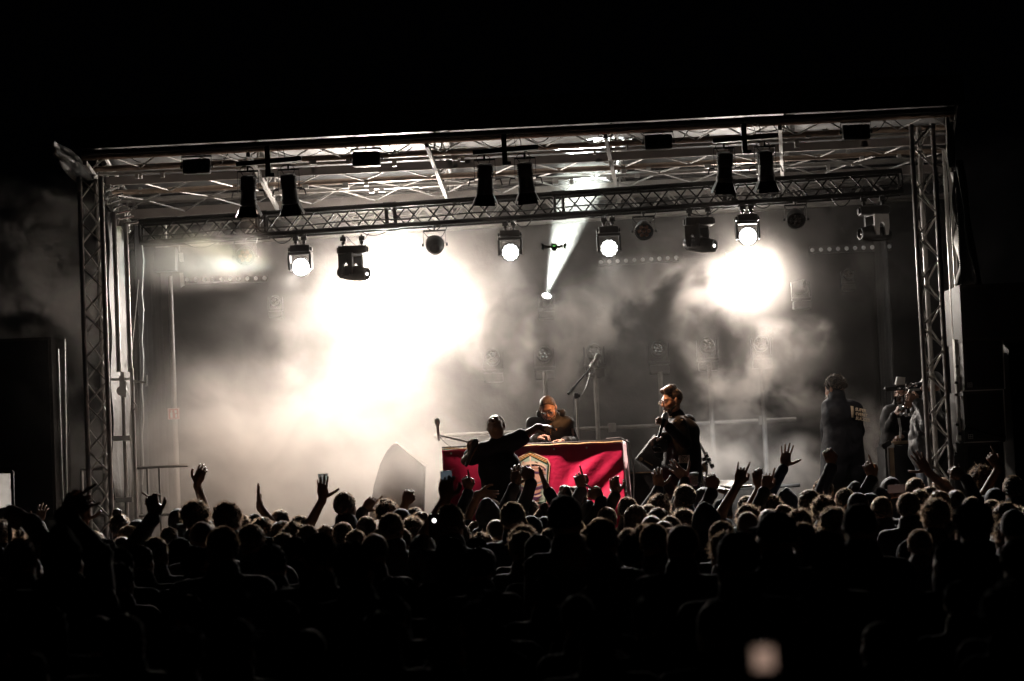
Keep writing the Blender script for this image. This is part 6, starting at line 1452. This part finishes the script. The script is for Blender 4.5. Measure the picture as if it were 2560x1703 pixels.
# (x, y of crown, width) in photograph pixels, hair kind, clothes
HEADS = [
 (5,1303,36,'curly'),(36,1302,40,'curly'),(49,1330,85,'short'),(150,1310,92,'hood'),(171,1299,44,'bun'),(235,1318,54,'short'),(300,1285,50,'bun'),(324,1314,50,'long'),(345,1298,46,'cap'),
 (306,1338,58,'buzz'),(388,1330,68,'short'),(421,1308,46,'short'),(445,1268,44,'beanie'),(490,1254,60,'curly'),(506,1300,68,'buzz'),(568,1259,62,'curly'),(578,1287,53,'short'),(602,1284,46,'bun'),
 (634,1282,46,'beanie'),(553,1313,84,'short'),(628,1308,72,'short'),(353,1360,70,'short'),(172,1354,76,'short'),(654,1297,56,'curly'),(697,1272,54,'short'),(750,1286,48,'short'),(708,1302,46,'long'),
 (735,1309,50,'curly'),(770,1310,46,'short'),(812,1303,54,'short'),(862,1228,57,'short'),(858,1303,60,'short'),(964,1243,50,'curly'),(917,1288,46,'short'),(977,1280,66,'short'),(890,1323,62,'short'),
 (934,1330,76,'buzz'),(952,1321,48,'long'),(1036,1258,48,'short'),(1002,1271,44,'cap'),(1052,1276,52,'short'),(1032,1294,48,'curly'),(1077,1298,56,'short'),(1124,1246,72,'short'),(1192,1295,46,'long'),
 (1222,1250,54,'hood'),(1228,1238,44,'short'),(709,1330,64,'short'),(795,1330,94,'short'),(888,1360,92,'curly'),(806,1391,84,'buzz'),(1281,1252,64,'short'),(1322,1238,48,'short'),(1357,1262,44,'bun'),
 (1362,1282,46,'cap'),(1415,1220,52,'quiff'),(1440,1213,48,'short'),(1412,1246,84,'beanie'),(1474,1248,50,'hood'),(1515,1258,56,'short'),(1504,1293,84,'short'),(1238,1295,56,'buzz'),(1309,1316,68,'curly'),
 (1567,1232,44,'short'),(1590,1262,46,'long'),(1620,1259,46,'short'),(1648,1230,52,'curly'),(1708,1209,58,'short'),(1757,1215,46,'beanie'),(1803,1239,52,'cap'),(1645,1270,46,'long'),(1626,1285,46,'buzz'),
 (1673,1288,48,'short'),(1659,1298,58,'buzz'),(1765,1262,66,'hood'),(1634,1306,80,'short'),(1702,1306,88,'buzz'),(1803,1300,72,'short'),(1708,1276,46,'curly'),(1702,1345,82,'long'),(1838,1336,108,'beanie'),
 (1868,1229,44,'short'),(1926,1232,54,'curly'),(1965,1218,46,'hood'),(1868,1256,52,'curly'),(1868,1275,56,'buzz'),(1919,1269,50,'buzz'),(1957,1251,46,'short'),(2023,1224,48,'long'),(2058,1194,47,'short'),
 (2058,1242,54,'curly'),(2110,1211,44,'short'),(2139,1208,44,'hood'),(2145,1236,48,'beanie'),(2174,1231,46,'cap'),(2200,1210,52,'cap'),(2226,1192,50,'cap'),(2287,1192,52,'short'),(2324,1206,44,'short'),
 (2353,1192,46,'short'),(2271,1229,60,'short'),(2203,1239,58,'short'),(2299,1221,46,'short'),(2348,1227,46,'long'),(2387,1213,48,'buzz'),(2448,1167,56,'curly'),(2335,1252,68,'curly'),(2303,1286,56,'quiff'),
 (2148,1252,98,'buzz'),(2084,1271,66,'curly'),(1936,1277,96,'cap'),(2432,1255,96,'curly'),(2478,1247,50,'short'),(2496,1284,46,'buzz'),(2538,1271,54,'curly'),(2532,1178,56,'short'),(2515,1300,70,'curly'),
 (2064,1332,98,'curly'),(2303,1329,56,'short'),(2272,1344,70,'buzz'),(2371,1345,94,'short'),(2428,1240,46,'short'),(2486,1219,46,'cap'),(2022,1320,54,'curly'),
 # rows that sink into the dark
 (98,1345,60,'long'),(262,1352,66,'curly'),(452,1345,64,'long'),(1000,1318,60,'short'),(1150,1312,60,'long'),(1105,1335,66,'curly'),(1190,1340,70,'short'),(1375,1318,62,'short'),(1440,1330,70,'short'),(1570,1318,62,'short'),
 (2140,1345,80,'curly'),(2450,1352,84,'short'),(2540,1345,92,'short'),
]
KINDW = {'short': 'short-haired', 'curly': 'curly-haired', 'buzz': 'close-cropped', 'long': 'long-haired', 'bun': 'top-knotted', 'cap': 'cap-wearing', 'hood': 'hooded', 'beanie': 'beanie-wearing', 'quiff': 'quiffed'}
# raised arms: crown pixel of the owner, hand base pixel (wrist), pointing direction in the picture, pose, palm normal, side, what
ARMS = {
 (49,1330): [('R', (72,1300), (-.9,.35), 'fist', 'arm bent with a fist to the left'),],
 (150,1310): [('R', (158,1283), (.85,.45), 'horns', 'one blurred arm thrown out to the right'),],
 (36,1302): [('R', (98,1310), (.2,1), 'claw', 'small open hand raised'),],
 (235,1318): [('L', (213,1305), (.05,1), 'cup', 'hand raised holding a small bottle'),],
 (388,1330): [('L', (386,1292), (-.15,1), 'grip', 'forearm straight up with closed hand'),],
 (421,1308): [('L', (396,1268), (-.8,.5), 'point', 'arm bent over and finger pointing left'),],
 (445,1268): [('R', (493,1212), (.35,1), 'relax', 'one arm reaching high up with loose hand'),],
 (634,1282): [('R', (650,1268), (-.1,1), 'flat', 'both hands pressed together overhead')],
 (812,1303): [('L', (806,1250), (.02,1), 'wave', 'raised hand balancing a clear plastic cup'),],
 (964,1243): [('L', (908,1276), (.75,.75), 'point', 'pale sleeve and finger pointing up to the right'),],
 (1036,1258): [('L', (1012,1262), (.35,1), 'fist', 'small fist raised beside the head'),],
 (1124,1246): [('L', (1112,1252), (.1,1), 'grip', 'big head holding a phone up to film'),],
 (1192,1295): [('L', (1172,1228), (-.2,1), 'point', 'one index finger pointing straight up'),],
 (1228,1238): [('L', (1196,1236), (.9,-.1), 'relax', 'bright bent hand lifted over the head'),],
 (1357,1262): [('L', (1330,1204), (-.5,.7), 'fist', 'long arm slanting up to the left in front of the singer'),],
 (1322,1238): [('L', (1288,1215), (.1,1), 'claw', 'hand raised in front of the singer'),],
 (1362,1282): [('R', (1369,1226), (-.35,1), 'flat', 'edge-on hand raised before the emblem'),],
 (1474,1248): [('L', (1456,1224), (-.25,1), 'point', 'crooked hand with one finger up before the banner'),],
 (1515,1258): [('L', (1506,1248), (-.8,.5), 'point', 'low hand pointing left before the banner'),],
 (1567,1232): [('L', (1540,1236), (-.1,1), 'grip', 'hand filming with a glowing phone'),],
 (1648,1230): [('L', (1648,1222), (-.1,1), 'claw', 'curled empty hand raised'),],
 (1757,1215): [('L', (1716,1198), (-.75,.8), 'wave', 'open hand with spread fingers waving from a slanted arm')],
 (1803,1239): [('L', (1782,1228), (-.1,1), 'fist', 'dark fist just above the cap')],
 (1868,1229): [('L', (1826,1234), (-.9,.35), 'flat', 'pale flat hand stretched to the left')],
 (1868,1256): [('L', (1844,1212), (.35,1), 'horns', 'hand with thumb and little finger raised'),],
 (1926,1232): [('L', (1898,1222), (-.1,1), 'cup', 'hand lifting a glass of beer')],
 (1957,1251): [('L', (1912,1226), (.3,1), 'point', 'knuckles and one finger beside the beer glass')],
 (1965,1218): [('L', (1960,1168), (.22,1), 'open', 'open palm with spread fingers held high')],
 (2110,1211): [('L', (2080,1164), (-.25,1), 'fist', 'tight fist raised on a bare forearm')],
 (2200,1210): [('L', (2182,1196), (-.3,1), 'point', 'small hand with index finger up')],
 (2324,1206): [('R', (2320,1180), (-.55,1), 'wave', 'brownish hand in front of the right tower')],
 (2387,1213): [('R', (2412,1192), (-.8,.5), 'fist', 'fist stretched out beside the right tower')],
 (2532,1178): [('L', (2496,1172), (-.45,1), 'point', 'reddish hand with raised index finger before the speakers')],
}
yh = lambda x: 1200 - .0430 * (x - 1280)
def solve_depths():
    D = []; 
    for (x, y, w, k) in HEADS: D.append(min(20.3, F * .178 / w))
    D = np.array(D); rg = np.random.RandomState(3)
    X = np.array([h[0] for h in HEADS], float)
    for it in range(400):
        wx = (X - 1280) * D / F; moved = False
        for i in range(len(D)):
            for j in range(i + 1, len(D)):
                dx = abs(wx[i] - wx[j]); dd = D[i] - D[j]
                if dx < .44 and abs(dd) < .34:
                    # keep order by height on the picture: lower = nearer
                    s = 1 if (HEADS[i][1], i) < (HEADS[j][1], j) else -1
                    D[i] += .03 * s; D[j] -= .03 * s; moved = True
        D = np.clip(D, 6, 20.3)
        if not moved: break
    return D
DEP = list(solve_depths())
# the packed rows between them
_r = random.Random(12)
_d = 8.2
while _d < 19.6:
    _half = 1330 / F * _d; _x = -_half + _r.uniform(0, .3)
    while _x < _half:
        wx, wd = _x + _r.uniform(-.08, .08), _d + _r.uniform(-.15, .15)
        if all(math.hypot(((h[0] - 1280) * dd / F - wx) * 1.0, (dd - wd) * 1.15) > .43 for h, dd in zip(HEADS, DEP)):
            z = _r.uniform(1.55, 1.66) if wd > 12.5 else _r.uniform(1.40, 1.50); px = 1280 + wx * F / wd; py = yh(px) + (CAMZ - z) * F / wd
            HEADS.append((px, py, F * .178 / wd, _r.choice(('short', 'short', 'short', 'curly', 'long', 'buzz', 'beanie')))); DEP.append(wd)
        _x += .50
    _d += .70
print('crowd size', len(HEADS))
SKULL = .122   # crown above head centre
LM = [(120, 'at the left edge by the held sign'), (262, 'below the left loudspeaker'), (372, 'below the left truss tower'), (540, 'below the pale lamp pole'), (690, 'below the smoke left of the cup'), (900, 'around the raised plastic cup'), (1090, 'below the smoky slanted speaker'), (1200, 'below the left end of the banner'),
      (1400, 'below the silhouetted singer'), (1570, 'below the crimson banner'), (1700, 'below the equipment box'), (1830, 'below the performer in glasses'), (2000, 'below the right smoke plume'), (2180, 'below the man in lettered jacket'), (2300, 'below the road case'), (2400, 'below the right truss tower'), (9999, 'below the right loudspeakers')]
def landmark(x):
    for a, n in LM:
        if x < a: return n
ORD = ['first', 'second', 'third', 'fourth', 'fifth', 'sixth', 'seventh', 'eighth', 'ninth', 'tenth', 'eleventh', 'twelfth', 'thirteenth', 'fourteenth', 'fifteenth', 'sixteenth', 'seventeenth', 'eighteenth', 'nineteenth', 'twentieth']
buckets = {}
for i, (x, y, w, k) in enumerate(HEADS):
    row = 'far' if y < 1262 else ('middle' if y < 1315 else 'near')
    buckets.setdefault((landmark(x), k), []).append((x, i, y))
LAB = {}
for (lm, k), L in buckets.items():
    L.sort(); n = len(L)
    for r, (x, i, y) in enumerate(L):
        if n == 1: LAB[i] = 'only %s head in the crowd %s' % (KINDW[k], lm)
        else: LAB[i] = '%s person %s, %s such from the left' % (KINDW[k], lm, ORD[min(r, 19)])
        if n == 1: LAB[i] = '%s person seen from behind %s' % (KINDW[k], lm)

CROWD_GROUP = 'people in the crowd seen from behind'
TPL = {}
def template(i):
    """shared crowd body: (body mesh, coat mesh, trousers mesh)"""
    if i in TPL: return TPL[i]
    rg = random.Random(100 + i); J = person_prims(1.75, rg.uniform(-.5, .5), bulk=rg.uniform(.98, 1.14), headf=V(rg.uniform(-.5, .5), 1, rg.uniform(-.05, .15)), lean=(rg.uniform(-.03, .03), rg.uniform(-.02, .04)))
    TPL[i] = (J, body_field(J, True).mesh('person', .011), top_field(J, .022, .80).mesh('coat', .013, (WR[0], WR[1], i)), trouser_field(J).mesh('trousers', .016))
    for me in TPL[i][1:]: me.polygons.foreach_set('use_smooth', np.ones(len(me.polygons), dtype=bool))
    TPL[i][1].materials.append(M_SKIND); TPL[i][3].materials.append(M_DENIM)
    return TPL[i]
COATM = {}
def coat_mesh(i, m):
    if (i, m) not in COATM:
        me = template(i)[2].copy(); me.materials.append(M_COATS[m]); COATM[(i, m)] = me
    return COATM[(i, m)]
HAIRM = {}
def hair_for(i, kind, v, m):
    key = (i, kind, v, m)
    if key not in HAIRM:
        J = template(i)[0]; me = hair_mesh(kind, J['head'], J['B'], 1.0, 31 * v + i + 5, .009, {'cap': 'cap', 'hood': 'hood', 'beanie': 'beanie'}.get(kind, 'hair'))
        me.polygons.foreach_set('use_smooth', np.ones(len(me.polygons), dtype=bool)); me.materials.append(m); me.materials.append(M_TUFT if m is not M_HAIRSHADE else m); HAIRM[key] = me
    return HAIRM[key]
def cover_mat(kind, rg):
    if kind in ('hood', 'cap', 'beanie'): return M_COATS[rg.choice((0, 0, 1, 3))]
    return rg.choice(M_HAIRS) if kind != 'long' or rg.random() < .5 else M_HAIRL
OWN = {}
rg = random.Random(77)
for i, (x, y, w, kind) in enumerate(HEADS):
    Dp = DEP[i]; crown = U(x, y, Dp); arms = ARMS.get((x, y))
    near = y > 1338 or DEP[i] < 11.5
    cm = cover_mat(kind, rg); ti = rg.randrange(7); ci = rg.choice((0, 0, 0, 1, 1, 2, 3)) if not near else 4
    if near: cm = M_HAIRSHADE
    hairname = {'cap': 'cap', 'hood': 'hood', 'beanie': 'beanie'}.get(kind, 'hair')
    if not arms:
        J, bm_, _, tm = template(ti); top_z = J['head'][2] + .132
        sc = crown.z / top_z; P = Vector((crown.x - J['head'][0] * sc, Dp - J['head'][1] * sc, 0))
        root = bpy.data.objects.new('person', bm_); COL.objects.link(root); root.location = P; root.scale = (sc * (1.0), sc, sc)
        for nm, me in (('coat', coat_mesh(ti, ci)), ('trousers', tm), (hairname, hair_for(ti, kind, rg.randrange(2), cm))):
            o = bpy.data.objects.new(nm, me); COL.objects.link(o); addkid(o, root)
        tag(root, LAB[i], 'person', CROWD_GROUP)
    else:
        H = crown.z / (1.775 / 1.75); P = Vector((crown.x, Dp, 0)); ad = {}
        sc = H / 1.75
        for (sd, (hx, hy), (dx, dz), pose, what) in arms:
            # wrist depth: a little in front of the shoulder, towards the stage
            sh = V(crown.x + (.18 if sd == 'R' else -.18), Dp, crown.z - .33)
            best = None
            for dY in np.linspace(.0, .5, 11):
                q = np.array(U(hx, hy, Dp + dY)); dist = np.linalg.norm(q - sh - V(0, 0, 0))
                e = abs(dist - .46)
                if best is None or e < best[0]: best = (e, q, dist)
            q = best[1]; d = V(dx, .12, dz); n = {'point': V(0, 1, .0), 'fist': V(0, 1, 0), 'grip': V(.2, 1, 0), 'cup': V(.3, 1, 0), 'flat': V(1, .25, 0) if dz > .8 else V(0, .4, -1)}.get(pose, V(.1, 1, 0))
            hint = V(.5 if sd == 'R' else -.5, .1, -.7)
            ad[sd] = dict(hand=q - np.array(P), dir=d, n=n, pose=pose, hint=hint, thumb=V(-1 if sd == 'R' else 1, 0, 0))
            # when the hand is out of reach, slide the shoulder by leaning
        sd = arms[0][0]; tgt = ad[sd]['hand']; shp = V(.172 * (1 if sd == 'R' else -1), 0, 1.40) * sc; need = np.linalg.norm(tgt - shp)
        J = person_prims(H, 0, arms=ad, headf=V(rg.uniform(-.25, .25), 1, .05), bulk=1.05)
        # stretch the arm when the picture asks for more reach: move the shoulder towards the hand
        for sd in ad:
            w_ = ad[sd]['hand']; S = J['sh' + sd]; dist = np.linalg.norm(w_ - S)
            if dist > .55 * sc:
                J['sh' + sd] = S + (w_ - S) / dist * min(dist - .55 * sc, .12)
                dist = np.linalg.norm(w_ - J['sh' + sd]); k = max(1.0, dist / (.56 * sc)); J['el' + sd], J['wr' + sd] = ik(J['sh' + sd], w_, .30 * sc * min(k, 1.25), .265 * sc * min(k, 1.25), ad[sd]['hint'])
        dz_ = crown.z - (J['head'][2] + .13 * sc)
        bare = [sd for sd in ad] if rg.random() < .35 else []
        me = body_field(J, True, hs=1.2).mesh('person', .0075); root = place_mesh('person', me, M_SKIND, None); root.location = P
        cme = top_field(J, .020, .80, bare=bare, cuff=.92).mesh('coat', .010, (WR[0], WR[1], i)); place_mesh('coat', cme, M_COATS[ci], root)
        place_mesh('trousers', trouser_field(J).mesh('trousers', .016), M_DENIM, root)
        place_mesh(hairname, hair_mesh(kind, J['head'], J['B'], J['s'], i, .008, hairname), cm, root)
        tag(root, (KINDW[kind] + ' person, ' + arms[0][4]), 'person', CROWD_GROUP)
        OWN[(x, y)] = (P, J, ad)

# ---------------------------------------------------------------- things held in the crowd
def held(key, sd, fwd_off=.09):
    P, J, ad = OWN[key]; w = Vector(P) + Vector(J['wr' + sd]); d = Vector(J['hd' + sd]['dir']).normalized(); n = Vector(J['hd' + sd]['n']).normalized(); n = (n - d * n.dot(d)).normalized(); return w, d, n
M_CUP = mat('clear_plastic_cup', (.85, .9, .92), .12, 0, .05, 10, trans=.85)
M_BEER = mat('beer', (.75, .38, .05), .2, 0, .1, 10, trans=.7)
def cup(label, key, sd, beer=False, up=.0):
    w, d, n = held(key, sd); b = w + d * .085 + n * .045; b = b - Vector((0, 0, .03)) + Vector((0, 0, up)); t = thing('plastic_cup', label, 'cup', b)
    mb = MB(); mb.lathe([(0, 0), (.027, 0), (.040, .105), (.0415, .108), (.0385, .105), (.0255, .004), (0, .004)], b, (0, 0, 1), 24); mb.build('cup', M_CUP, t)
    if beer:
        mb = MB(); mb.lathe([(0, .006), (.0265, .006), (.035, .075), (0, .075)], b, (0, 0, 1), 20); mb.build('beer', M_BEER, t)
        mb = MB(); mb.lathe([(.034, .075), (.037, .098), (.02, .106), (0, .106)], b, (0, 0, 1), 20); mb.build('foam', M_WHITEP, t)
def phone(label, key, sd, scr, tilt=0.0, screen_to_cam=True, size=(.075, .15), off=.10, emis_=None):
    w, d, n = held(key, sd); c = w + d * off + n * .03; t = thing('phone', label, 'phone', c); rot = Matrix.Rotation(tilt, 3, 'Y')
    mb = MB(); mb.bbox(c, (size[0], .009, size[1]), .004, rot); mb.build('case', M_PLASTIC, t)
    mb = MB(); mb.bbox(c + Vector((0, -.0055, 0)), (size[0] - .006, .002, size[1] - .008), .0008, rot); mb.build('screen', scr, t)
    return c
phone('tall phone held up with a dim view of the stage on its screen', (1124, 1246), 'L', mat('dim_phone_screen', (.02, .03, .04), .1, 0, .8, 18, emis=(.3, .36, .42), estr=.12), -.06, off=.12)
phone('phone held sideways with bright white screen in front of the banner', (1567, 1232), 'L', mat('bright_phone_screen', (1, 1, 1), .3, emis=(.95, .97, 1), estr=1.1), .0, size=(.105, .062), off=.06)
cup('clear plastic cup balanced on raised fingers in the bright smoke', (812, 1303), 'L', up=.05)
cup('glass of amber beer raised right of the hand with the raised little finger', (1926, 1232), 'L', True)
w, d, n = held((235, 1318), 'L'); b = w + d * .05 + n * .05; t = thing('small_bottle', 'small bottle in a raised hand below the left tower', 'bottle', b)
mb = MB(); mb.lathe([(0, 0), (.022, 0), (.024, .07), (.009, .10), (.010, .125), (0, .126)], b, (0, 0, 1), 16); mb.build('bottle', M_GLASSDARK, t)
# loose cups and phones carried lower in the crowd
def loose_cup(label, px, py, Y, beer=True, s=1.0):
    b = U(px, py, Y); t = thing('plastic_cup', label, 'cup', b)
    mb = MB(); mb.lathe([(0, 0), (.027, 0), (.040, .105), (.0415, .108), (.0385, .105), (.0255, .004), (0, .004)], b, (0, 0, 1), 24); mb.build('cup', M_CUP, t)
    mb = MB(); mb.lathe([(0, .006), (.0265, .006), (.036, .08), (0, .08)], b, (0, 0, 1), 20); mb.build('beer', M_BEER, t)
    mb = MB(); mb.lathe([(.0355, .08), (.038, .10), (.02, .106), (0, .106)], b, (0, 0, 1), 20); mb.build('foam', M_WHITEP, t)
loose_cup('foamy beer cup in front of the legs of the performer in glasses', 1736, 1214, 18.6)
loose_cup('beer cup among heads below the pale lamp pole', 455, 1345, 17.0)
c = U(1086, 1314, 14.0); t = thing('phone', 'tiny bright phone torch among dark heads left of the big head with phone', 'phone', c)
mb = MB(); mb.bbox(c, (.07, .009, .14), .004); mb.build('case', M_PLASTIC, t)
mb = MB(); mb.lathe([(.012, 0), (.010, .003), (0, .004)], c + Vector((0, -.006, .03)), (0, -1, 0), 12); mb.build('torch', emis('torch', (1, .98, .95), 3), t)
c = U(2240, 1222, 19.4); t = thing('phone', 'dark phone held up by the front rows left of the right tower', 'phone', c); mb = MB(); mb.bbox(c, (.15, .009, .075), .004); mb.build('case', M_PLASTIC, t); mb = MB(); mb.bbox(c + Vector((0, -.0055, 0)), (.14, .002, .068), .0008); mb.build('screen', mat('phone_ui', (.02, .02, .02), .2, 0, .5, 20, emis=(.5, .3, .25), estr=.05), t)
# out-of-focus phone screen close to the photographer
c = U(1908, 1646, 2.7); t = thing('phone', 'blurred dim warm phone screen held low close to the photographer', 'phone', c)
mb = MB(); mb.bbox(c, (.026, .008, .028), .006); mb.build('case', M_PLASTIC, t); mb = MB(); mb.bbox(c + Vector((0, -.005, 0)), (.022, .002, .024), .001); mb.build('screen', mat('warm_screen', (.3, .2, .15), .4, emis=(.72, .47, .36), estr=.30), t)
